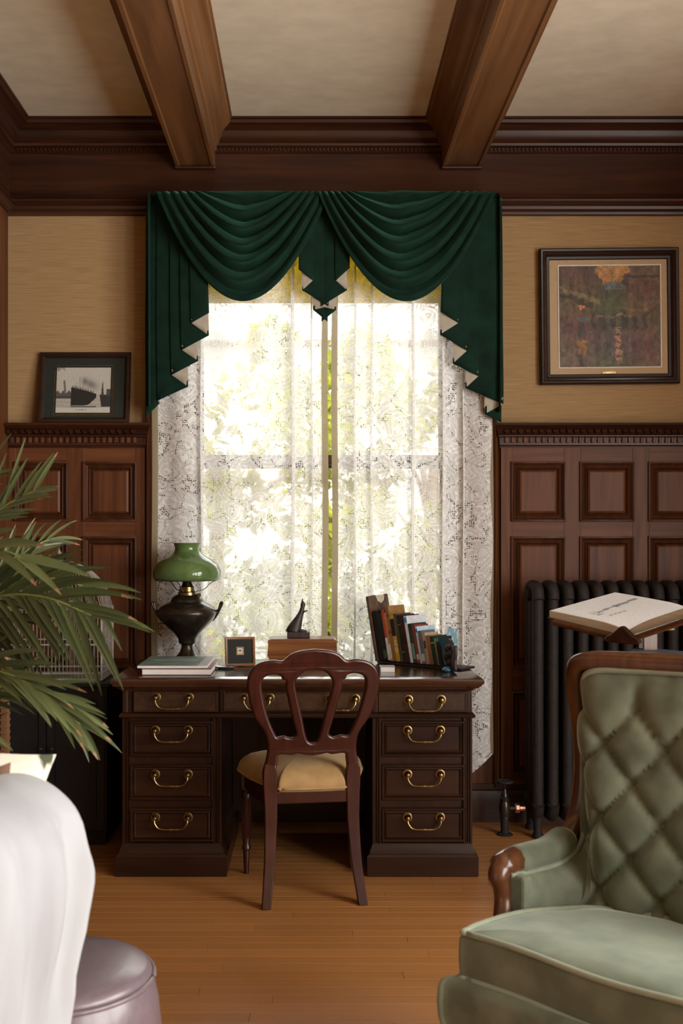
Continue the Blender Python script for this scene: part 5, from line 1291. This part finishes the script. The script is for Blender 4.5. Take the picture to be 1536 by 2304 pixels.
# show-wood frame: from the knuckle of each arm up and over the back
def frame_path(flip):
    F_ = lambda p: Vector((AW-p[0], p[1], p[2])) if flip else Vector(p)
    return [F_((-.078, .550, .535)), F_((-.070, .588, .60)), F_((-.062, .600, .70)), F_((-.058, .590, .80)), F_((-.055, .562, .90)), F_((-.046, .538, .968)), F_((-.020, .528, 1.000))]
fp_ = frame_path(False)+[Vector((.08, .538, 1.008)), Vector((.31, .555, 1.012)), Vector((AW-.08, .538, 1.008))]+list(reversed(frame_path(True)))
fpth = catmull(fp_, 7); b = MB()
L = []; n = len(fpth)
for i, p in enumerate(fpth):
    t_ = (fpth[min(i+1, n-1)]-fpth[max(i-1, 0)]).normalized(); fwd = Vector((0, -1, 0)); fwd = (fwd-t_*fwd.dot(t_)).normalized(); sd = t_.cross(fwd)
    wv = 0.023; dv = 0.026
    L.append([p+sd*(wv*c1)+fwd*(dv*c2) for c1, c2 in ((-.75, -1), (.75, -1), (1, -.6), (1, .4), (.8, .8), (.35, 1), (-.35, 1), (-.8, .8), (-1, .4), (-1, -.6))])
b.loops(L); b.build('back_frame', 'armwood', ac, smooth=50, world=False)
for s in (0, 1):
    fx = (lambda x: x) if s == 0 else (lambda x: AW-x)
    # padded armrest
    pts = catmull([(fx(-.072), .292, .538), (fx(-.074), .36, .534), (fx(-.076), .45, .530), (fx(-.078), .54, .545)], 6)
    b = MB(); b.tube(pts, [0.024]+[0.034]*(len(pts)-2)+[0.028], 16, flat=1.15); b.build('arm_pad', 'sage', ac, smooth=180, world=False)
    b = MB(); xa_, xb_ = sorted((fx(-.066), fx(-.010))); b.box(xa_, xb_, .250, .285, .37, .520); b.build('arm_facing', 'sage', ac, bevel=0.008, world=False)
    # scrolled knuckle and curved arm support
    b = MB(); pts = catmull([(fx(-.072), .300, .538), (fx(-.072), .272, .539), (fx(-.072), .246, .531), (fx(-.072), .238, .512), (fx(-.070), .248, .490), (fx(-.068), .252, .46), (fx(-.062), .240, .42), (fx(-.054), .216, .38), (fx(-.046), .195, .34), (fx(-.04), .19, .30)], 5)
    b.tube(pts, [0.033]*10+[0.027]*6+[0.024]*(len(pts)-16), 10, flat=1.0); b.build('arm_support', 'armwood', ac, smooth=50, world=False)
ol2 = catmull([(.01, .0, 0), (.16, -.004, 0), (.31, -.006, 0), (.46, -.004, 0), (AW-.01, .0, 0), (AW+.004, .02, 0), (AW+.004, .20, 0), (AW-.02, .32, 0), (AW-.06, .43, 0), (.46, .47, 0), (.31, .48, 0), (.16, .47, 0), (.06, .43, 0), (.02, .32, 0), (-.004, .20, 0), (-.004, .02, 0)], 5, True)
def cush_z(p, z, dome):
    return z
b = MB(); lay = [(0.95, 0.362), (0.992, 0.366), (1.0, 0.372), (1.004, 0.39), (1.006, 0.415), (1.004, 0.438), (1.0, 0.450), (0.985, 0.459), (0.95, 0.463), (0.88, 0.468), (0.75, 0.473), (0.55, 0.476), (0.3, 0.478), (0.05, 0.478)]
L = []
for s_, z in lay:
    L.append([Vector((.31+(p.x-.31)*s_, .235+(p.y-.235)*s_, z-0.085*max(0, (.235+(p.y-.235)*s_)-.05)*(z > 0.40)+0.004*math.sin(p.x*14+p.y*9)*(s_ > .9))) for p in ol2])
b.loops(L); sc_ = b.build('seat_cushion', 'sage', ac, smooth=180, world=False)
for li in (1, 7):
    b = MB(); ring_ = [p+Vector(((p.x-.31)*0.006, (p.y-.235)*0.006, 0.003 if li == 7 else -0.002)) for p in L[li]]; b.tube(ring_+[ring_[0]], 0.0065, 8); b.build('piping', 'piping', sc_, smooth=180, world=False)
ol3 = [(-.028, -.010), (AW+.028, -.010), (AW+.045, .30), (AW-.03, .55), (.03, .55), (-.045, .30)]
ol3 = catmull([(x, y, 0) for x, y in [(-.015, -.022), (.31, -.028), (AW+.015, -.022), (AW+.030, -.005), (AW+.045, .28), (AW-.02, .54), (.31, .56), (.02, .54), (-.045, .28), (-.030, -.005)]], 5, True)
b = MB(); L = [[Vector((.31+(p.x-.31)*s_, .25+(p.y-.25)*s_, z)) for p in ol3] for s_, z in ((0.96, 0.252), (0.985, 0.258), (1.0, 0.28), (1.006, 0.31), (1.0, 0.345), (0.985, 0.360), (0.95, 0.366), (0.5, 0.368))]
b.loops(L); ap = b.build('seat_base', 'sage', ac, smooth=180, world=False)
b = MB(); rg_ = [p+Vector((0, 0, -0.006)) for p in L[1]]; b.tube(rg_+[rg_[0]], 0.006, 8); b.build('piping', 'piping', ap, smooth=180, world=False)
b = MB(); b.loops([[Vector((.31+(p.x-.31)*s_, .25+(p.y-.25)*s_, z)) for p in ol3] for s_, z in ((0.965, 0.205), (0.975, 0.21), (0.975, 0.250), (0.96, 0.253))]); b.build('seat_rail', 'armwood', ac, smooth=40, world=False)
for (x, y) in ((0.0, 0.01), (AW, 0.01), (0.04, 0.50), (AW-0.04, 0.50)):
    b = MB(); dxl = -0.012 if x < 0.3 else 0.012; dyl = -0.012 if y < 0.2 else 0.03
    b.loops([[(x+dxl*q+w*c1, y+dyl*q+w*c2, z) for c1, c2 in ((-1, -1), (1, -1), (1, 1), (-1, 1))] for z, w, q in ((0.252, 0.026, 0), (0.20, 0.026, 0), (0.14, 0.020, 0.6), (0.07, 0.015, 0.5), (0.02, 0.016, 1.2), (0.0, 0.016, 1.3))])
    b.build('leg', 'armwood', ac, smooth=40, world=False, bevel=0.004)

# ================================================================ white sofa corner, cushions, ottoman
e_ = Vector((-0.233, -0.972, 0)); n_ = Vector((0.972, -0.233, 0)); E0 = Vector((-0.436, 1.90, 0))
sf = thing('white_sofa', 'white cloth covered sofa seen from behind at the left edge', 'sofa', tuple(E0))
prof = [(-0.02, 0.02), (0.0, 0.10), (0.012, 0.25), (0.018, 0.40), (0.036, 0.55), (0.058, 0.68), (0.062, 0.76), (0.050, 0.83), (0.012, 0.872), (-0.045, 0.896), (-0.10, 0.892), (-0.145, 0.86), (-0.165, 0.78), (-0.15, 0.60), (-0.14, 0.42)]
pf = catmull([(a, z, 0) for a, z in prof], 4); rn = smoothnoise(21); rn2 = smoothnoise(33); rows = []
ns = 70
for i in range(ns+1):
    s_ = 1.15*(i/ns)**1.3; col = []
    endr = math.sqrt(max(0.0, 1-max(0.0, 1-s_/0.07)**2))
    for a, z, _ in [tuple(p) for p in pf]:
        fold = (0.020*rn(s_*22+z*2.0)+0.012*rn2(s_*45-z*5))*min(1, s_/0.04)*(0.4+0.6*(z < 0.82))
        edge = 0.026*rn(z*15+1)*math.exp(-s_/0.06)
        zc = 0.5; aa = -0.05+(a+0.05)*lerp(0.55, 1.0, endr)
        zt = z if z < 0.75 else 0.75+(z-0.75)*lerp(0.72, 1.0, endr)
        col.append(E0+e_*(s_-edge-0.02*(1-endr)*0)+n_*(aa+fold)+Vector((0, 0, zt+0.004*rn(s_*18)*(z > 0.8))))
    rows.append(col)
cap_c = [E0+e_*0.002+n_*(-0.06)+Vector((0, 0, p.y if p.y < 0.8 else 0.8)) for p in pf]
b = MB(); b.grid([cap_c]+rows); b.build('draped_back', 'white_cloth', sf, smooth=180)
b = MB(); b.obox(E0+e_*0.6-n_*0.42+Vector((0, 0, 0.22)), e_, n_, (0, 0, 1), 0.585, 0.33, 0.15); b.build('base', 'white_cloth', sf, bevel=0.03, bevel_seg=4)
b = MB(); b.obox(E0+e_*0.62-n_*0.44+Vector((0, 0, 0.42)), e_, n_, (0, 0, 1), 0.50, 0.30, 0.06); b.build('seat_cushion', 'white_cloth', sf, bevel=0.04, bevel_seg=4)
for q in (0.06, 1.1):
    for w in (-0.70, -0.12):
        p = E0+e_*q+n_*w; b = MB(); b.lathe([(0.018, 0.0), (0.024, 0.08)], (p.x, p.y, 0), 'z', 10); b.build('leg', 'wood_z', sf)
def pillow(name, label, cat, c, ux, uz, hw, hh, th, mat, corner=1.0):
    t = thing(name, label, cat, tuple(c)); ux, uz = Vector(ux).normalized(), Vector(uz).normalized(); un = ux.cross(uz).normalized()
    b = MB(); n = 20
    for sg in (1, -1):
        rows = []
        for i in range(n+1):
            for_ = []
            for j in range(n+1):
                a, d = 2*i/n-1, 2*j/n-1
                pin = 1-0.10*(1-abs(a)**2)*abs(d)**3*corner-0.0
                pin2 = 1-0.10*(1-abs(d)**2)*abs(a)**3*corner
                h = th*(max(0, (1-a**4)*(1-d**4)))**0.5
                for_.append(Vector(c)+ux*(a*hw*pin2)+uz*(d*hh*pin)+un*(h*sg))
            rows.append(for_)
        b.grid(rows)
    b.build('pillow_body', mat, t, smooth=180); return t
M['floral'] = surf('floral_cushion', (0.66, 0.58, 0.48, 1), (0.05, 0.06, 0.03, 1), (13, 13, 13), 0.9, lo=0.60, hi=0.68, detail=3, distortion=1.0)
pc = at(18, 1772, 2.02)
pillow('throw_pillow', 'cream pillow with dark leaf print behind the white sofa back', 'pillow', pc+Vector((-0.150, 0, -0.100)), (0.93, 0.20, -0.20), (0.20, 0.0, 0.97), 0.20, 0.20, 0.05, 'floral')
pillow('throw_pillow', 'small brown cushion under the leaf print pillow on the sofa', 'pillow', at(6, 1842, 1.85)+Vector((-0.09, 0, -0.05)), (0.95, 0.25, 0.1), (-0.1, 0.1, 0.98), 0.11, 0.13, 0.045, 'brown_cloth')

OX, OY = -0.512, 2.20
ot = thing('round_ottoman', 'mauve leather round ottoman beside the white sofa', 'ottoman', (OX, OY, 0))
b = MB(); b.lathe([(0.0, 0.0), (0.165, 0.0), (0.176, 0.01), (0.192, 0.09), (0.203, 0.20), (0.204, 0.27), (0.196, 0.35), (0.186, 0.395), (0.180, 0.404), (0, 0.404)], (OX, OY, 0), 'z', 64, cap=False); b.build('body', 'mauve', ot, smooth=50)
b = MB(); b.lathe([(0, 0.402), (0.180, 0.402), (0.183, 0.408), (0.180, 0.418), (0.168, 0.426), (0.13, 0.434), (0.08, 0.438), (0.0, 0.440)], (OX, OY, 0), 'z', 64, cap=False); b.build('top_cushion', 'mauve', ot, smooth=50)
b = MB(); b.tube([(OX+0.186*math.cos(2*PI*q/72), OY+0.186*math.sin(2*PI*q/72), 0.404) for q in range(73)], 0.0055, 8); b.build('piping', 'mauve', ot, smooth=180)

# ================================================================ black cabinet, birdcage and post behind the palm
cb = thing('black_cabinet', 'low black cabinet in the dark corner below the white birdcage', 'cabinet', (-1.13, 4.72, 0))
cx0, cx1, cy0, cy1, ct_ = -1.385, -0.872, 4.56, 4.925, 0.70
b = MB(); b.box(cx0, cx1, cy0, cy1, 0.06, ct_-0.02); b.build('body', 'black', cb, bevel=0.004)
b = MB(); b.box(cx0-0.012, cx1+0.012, cy0-0.014, cy1, ct_-0.02, ct_); b.build('top', 'black', cb, bevel=0.005)
b = MB(); b.box(cx0+0.01, cx1-0.01, cy0+0.02, cy1-0.01, 0.0, 0.06); b.build('plinth', 'black', cb)
for x0, x1, s in ((cx0+0.012, -1.132, 1), (-1.126, cx1-0.012, -1)):
    b = MB(); b.ring(x0, x1, 0.08, ct_-0.04, [(0, cy0+0.002), (0, cy0-0.012), (0.03, cy0-0.012), (0.036, cy0-0.004)], fill=True); d_ = b.build('door', 'black', cb, smooth=30)
    xk = x1-0.02 if s > 0 else x0+0.02
    b = MB(); b.lathe([(0.004, 0.0), (0.004, 0.008), (0.009, 0.012), (0.009, 0.018), (0.002, 0.021)], (xk, cy0-0.012, 0.42), 'y', 12); b.build('knob', 'darkbrass', d_, smooth=40)

bc_ = thing('wire_birdcage', 'white wire birdcage with scrolled cresting half hidden by the palm', 'birdcage', (-1.13, 4.72, ct_))
gx0, gx1, gy0, gy1, gz0, gz1 = -1.33, -0.905, 4.60, 4.86, ct_+0.004, wz(1371, 4.6)
b = MB(); b.box(gx0-0.006, gx1+0.006, gy0-0.006, gy1+0.006, gz0-0.003, gz0+0.008); b.build('tray', 'whitewire', bc_, bevel=0.004)
def bar(b, p, q, r_=0.0016, n=5): b.tube([p, q], r_, n)
for x in (gx0, gx1):
    for y in (gy0, gy1):
        b = MB(); bar(b, (x, y, gz0), (x, y, gz1), 0.005, 8); b.build('corner_post', 'whitewire', bc_, smooth=60)
for z in (gz0+0.03, (gz0+gz1)/2, gz1):
    b = MB()
    for p, q in (((gx0, gy0), (gx1, gy0)), ((gx1, gy0), (gx1, gy1)), ((gx1, gy1), (gx0, gy1)), ((gx0, gy1), (gx0, gy0))): bar(b, (*p, z), (*q, z), 0.0042, 8)
    b.build('rail', 'whitewire', bc_, smooth=60)
for (p, q, n) in (((gx0, gy0), (gx1, gy0), 26), ((gx1, gy0), (gx1, gy1), 14), ((gx0, gy1), (gx1, gy1), 26), ((gx0, gy0), (gx0, gy1), 14)):
    b = MB()
    for k_ in range(1, n): x, y = lerp(p[0], q[0], k_/n), lerp(p[1], q[1], k_/n); bar(b, (x, y, gz0), (x, y, gz1), 0.0011)
    b.build('wire_panel', 'whitewire', bc_, smooth=60, kind='stuff')
xm_, ym_ = (gx0+gx1)/2, (gy0+gy1)/2; zr = wz(1262, 4.7)
b = MB()
for k_ in range(23):
    for y in (gy0, gy1):
        x = lerp(gx0, gx1, k_/22); xt = xm_+(x-xm_)*0.22
        b.tube(catmull([(x, y, gz1), (lerp(x, xt, .18), lerp(y, ym_, .12), lerp(gz1, zr, .45)), (lerp(x, xt, .55), lerp(y, ym_, .55), lerp(gz1, zr, .82)), (xt, ym_, zr)], 3), 0.0010, 5)
for k_ in range(1, 14):
    for x in (gx0, gx1):
        y = lerp(gy0, gy1, k_/14); xt = xm_+(x-xm_)*0.22
        b.tube(catmull([(x, y, gz1), (lerp(x, xt, .15), lerp(y, ym_, .12), lerp(gz1, zr, .45)), (lerp(x, xt, .55), lerp(y, ym_, .6), lerp(gz1, zr, .82)), (xt, ym_, zr)], 3), 0.0010, 5)
b.build('roof_wires', 'whitewire', bc_, smooth=60, kind='stuff')
def scroll(c, r0, sgn, y):
    pts = []
    for q in range(22):
        a = q/21*PI*2.6; rr_ = r0*(1-q/26); pts.append((c[0]+sgn*(rr_*math.cos(a)-r0), y, c[1]+rr_*math.sin(a)))
    return pts
x = gx0+0.03; i_ = 0
while x < gx1+0.01:
    b = MB(); b.tube(scroll((x, gz1+0.022), 0.017, 1 if i_ % 2 else -1, gy0-0.004), 0.0026, 6); b.build('scroll', 'whitewire', bc_, smooth=60); x += 0.042; i_ += 1
b = MB(); b.tube([(xm_+q_, ym_, zr) for q_ in (-0.05, 0.05)], 0.004, 8); b.lathe([(0.004, zr), (0.010, zr+0.012), (0.004, zr+0.022), (0.012, zr+0.034), (0.002, zr+0.05)], (xm_, ym_, 0), 'z', 12); b.build('finial', 'whitewire', bc_, smooth=50)
ps = thing('carved_post', 'slender carved wooden post stand at the left edge behind palm', 'stand', (wx(12, 3.75), 3.75, 0))
X_ = wx(12, 3.75)
b = MB(); b.lathe([(0.0, 0.0), (0.11, 0.0), (0.11, 0.015), (0.09, 0.03), (0.03, 0.045), (0.016, 0.07)], (X_, 3.75, 0), 'z', 20, cap=False); b.build('base', 'postwood', ps, smooth=40)
b = MB(); b.box(X_-0.0125, X_+0.0125, 3.7375, 3.7625, 0.06, 0.86)
for z in np.arange(0.10, 0.84, 0.022): b.box(X_-0.0145, X_+0.0145, 3.7355, 3.7645, z, z+0.010)
b.build('post', 'postwood', ps, bevel=0.001)
b = MB(); b.lathe([(0.014, 0.86), (0.018, 0.865), (0.012, 0.875), (0.017, 0.890), (0.012, 0.905), (0.002, 0.915)], (X_, 3.75, 0), 'z', 14); b.build('finial', 'postwood', ps, smooth=40)

# ================================================================ palm
PB = Vector((-1.12, 2.80, 0))
pal = thing('potted_palm', 'large potted palm with long feathery fronds at the left edge', 'plant', tuple(PB))
b = MB(); b.lathe([(0.0, 0.0), (0.12, 0.0), (0.125, 0.02), (0.165, 0.28), (0.18, 0.29), (0.18, 0.33), (0.165, 0.335), (0.155, 0.30), (0.0, 0.295)], (PB.x, PB.y, 0), 'z', 36, cap=False); b.build('pot', 'terracotta', pal, smooth=40)
b = MB(); b.lathe([(0.157, 0.297), (0.10, 0.308), (0.0, 0.312)], (PB.x, PB.y, 0), 'z', 24, cap=False); b.build('soil', 'soil', pal, smooth=60)
prng = random.Random(17)
def frond(pts, up, n, l_fn, ang, droop, mat='leaf', wid=0.011, side=(1, -1), start=0.22, lift=0.25, jit=0.16, tips=True, per=None):
    """pts: world rachis points, up: general upper side of the frond. Leaflets leave both sides, arching over"""
    path = catmull(pts, 10); m = len(path)
    L_ = [0]
    for i in range(1, m): L_.append(L_[-1]+(path[i]-path[i-1]).length)
    tot = L_[-1]
    b = MB(); b.tube(path, [lerp(0.0075, 0.0018, l/tot) for l in L_], 7)
    f = b.build('frond', 'rachis', pal, smooth=60)
    up = Vector(up).normalized()
    for s in side:
        if per: n, l_fn, ang, droop = per[s]
        for k in range(n):
            q = start+(1-start)*(k+prng.uniform(0.2, 0.8))/n; tl_ = q*tot
            i = max(1, min(m-1, next(ii for ii in range(m) if L_[ii] >= tl_-1e-9) if tl_ < tot else m-1))
            base = path[i]; T_ = (path[i]-path[i-1]).normalized()
            sd = T_.cross(up).normalized()*s; nrm = sd.cross(T_)*s
            a = math.radians(lerp(ang[0], ang[1], q)+prng.uniform(-6, 6))
            d = (T_*math.cos(a)+sd*math.sin(a)+up*lift*prng.uniform(0.5, 1.3)).normalized()
            ln = l_fn(q)*prng.uniform(1-jit, 1+jit*0.6); seg = 8; w0 = wid*0.78*prng.uniform(0.8, 1.15)
            p = base.copy(); dirv = d.copy(); lf = MB(); cols = []
            wside = dirv.cross(up); wside = wside.normalized() if wside.length > 1e-3 else T_
            tw = prng.uniform(-0.5, 0.5); dr = droop*prng.uniform(0.6, 1.35)
            for j in range(seg+1):
                v = j/seg; ww = w0*(math.sin(PI*min(1, 0.10+v*0.90))**0.65)*(1-0.35*v)+0.0006
                un = wside.cross(dirv).normalized()
                ws = (wside*math.cos(tw*v)+un*math.sin(tw*v)).normalized()
                cols.append([p-ws*ww+un*ww*0.28, p, p+ws*ww+un*ww*0.28])
                p = p+dirv*(ln/seg)
                dirv = (dirv+Vector((0, 0, -1))*dr*(0.35+1.3*v)/seg).normalized()
                wside = (wside-dirv*wside.dot(dirv)); wside = wside.normalized() if wside.length > 1e-3 else ws
            lf.grid(cols)
            if tips and prng.random() < 0.22:
                lf.mi[-2:] = [1, 1]
            lf.build('leaflet', [mat, 'leaftip'], f, smooth=180, recalc=False)
    return f
W = lambda *p: at(*p)
UPZ = (0.0, -0.35, 0.95)
lin = lambda a_, b_, e_=1.0, s_=0.45: (lambda q: lerp(a_, b_, max(0, (q-s_)/(1-s_))**e_))
# upper frond, tip turned up and to the right
frond([PB+Vector((0, 0, .31)), W(-190, 1500, 2.78), W(-110, 1240, 2.74), W(0, 1146, 2.70), W(52, 1117, 2.68), W(80, 1102, 2.67)], (0.05, -0.97, 0.20), 0, None, None, 0, 'leaf', 0.0072, start=0.56, lift=0.05,
      per={-1: (20, lin(0.255, 0.11, 2.5, .56), (82, 28), 0.06), 1: (30, lin(0.20, 0.08, 2, .56), (54, 12), 0.22)})
# middle frond reaching right: arching dark leaflets above, hanging ones below
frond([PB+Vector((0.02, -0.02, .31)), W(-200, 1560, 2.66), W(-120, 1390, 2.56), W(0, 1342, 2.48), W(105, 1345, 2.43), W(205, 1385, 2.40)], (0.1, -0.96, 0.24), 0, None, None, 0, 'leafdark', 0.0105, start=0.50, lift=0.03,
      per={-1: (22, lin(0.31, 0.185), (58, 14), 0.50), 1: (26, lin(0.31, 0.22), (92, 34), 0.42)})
# lower frond, sweeping right and down
frond([PB+Vector((0.03, -0.03, .31)), W(-170, 1640, 2.60), W(-90, 1510, 2.46), W(10, 1515, 2.38), W(90, 1555, 2.33), W(150, 1600, 2.31)], (0.2, -0.85, 0.45), 0, None, None, 0, 'leaf', 0.0100, start=0.46, lift=0.04,
      per={-1: (22, lin(0.27, 0.15), (36, 8), 0.40), 1: (24, lin(0.32, 0.15), (40, 8), 0.40)})
# a few broad pale blades near the left edge
frond([PB+Vector((-0.02, -0.05, .31)), W(-260, 1480, 2.50), W(-170, 1300, 2.40), W(-80, 1240, 2.32), W(10, 1240, 2.27), W(70, 1268, 2.25)], (0.0, -0.9, 0.42), 0, None, None, 0, 'leaf', 0.0140, start=0.5, lift=0.04,
      per={-1: (8, lin(0.24, 0.15), (36, 12), 0.45), 1: (10, lin(0.24, 0.14), (46, 14), 0.5)})
# frond behind, its thin leaflets showing between the others
frond([PB+Vector((0.03, 0.05, .31)), W(-120, 1580, 2.95), W(-60, 1380, 3.0), W(30, 1265, 3.05), W(85, 1225, 3.1), W(120, 1212, 3.12)], (0.1, -0.9, 0.35), 0, None, None, 0, 'leaf', 0.0068, start=0.48, lift=0.05,
      per={-1: (18, lin(0.22, 0.12), (50, 22), 0.45), 1: (28, lin(0.22, 0.10), (60, 16), 0.5)})
# second low frond, darker, hanging behind
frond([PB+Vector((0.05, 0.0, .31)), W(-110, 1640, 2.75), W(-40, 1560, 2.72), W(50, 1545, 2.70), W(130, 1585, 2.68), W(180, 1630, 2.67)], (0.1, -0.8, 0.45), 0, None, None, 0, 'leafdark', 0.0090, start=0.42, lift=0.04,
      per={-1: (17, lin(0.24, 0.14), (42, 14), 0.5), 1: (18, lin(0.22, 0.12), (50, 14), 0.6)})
# low frond dipping in front of the sofa cushions
frond([PB+Vector((-0.02, -0.08, .31)), W(-260, 1640, 2.45), W(-190, 1580, 2.30), W(-110, 1600, 2.20), W(-40, 1650, 2.14)], (0.1, -0.8, 0.5), 0, None, None, 0, 'leaf', 0.0095, start=0.5, lift=0.03,
      per={-1: (6, lin(0.16, 0.11), (40, 14), 0.5), 1: (6, lin(0.14, 0.10), (44, 14), 0.6)})
# steep frond at the frame edge
frond([PB+Vector((-0.03, 0.0, .31)), W(-230, 1500, 2.78), W(-180, 1230, 2.76), W(-95, 1110, 2.74), W(-25, 1060, 2.72)], (0.0, -0.97, 0.2), 0, None, None, 0, 'leaf', 0.0072, start=0.5, lift=0.04,
      per={-1: (11, lin(0.24, 0.14), (66, 30), 0.06), 1: (12, lin(0.22, 0.12), (50, 18), 0.25)})
# second reaching frond, a little higher and farther back
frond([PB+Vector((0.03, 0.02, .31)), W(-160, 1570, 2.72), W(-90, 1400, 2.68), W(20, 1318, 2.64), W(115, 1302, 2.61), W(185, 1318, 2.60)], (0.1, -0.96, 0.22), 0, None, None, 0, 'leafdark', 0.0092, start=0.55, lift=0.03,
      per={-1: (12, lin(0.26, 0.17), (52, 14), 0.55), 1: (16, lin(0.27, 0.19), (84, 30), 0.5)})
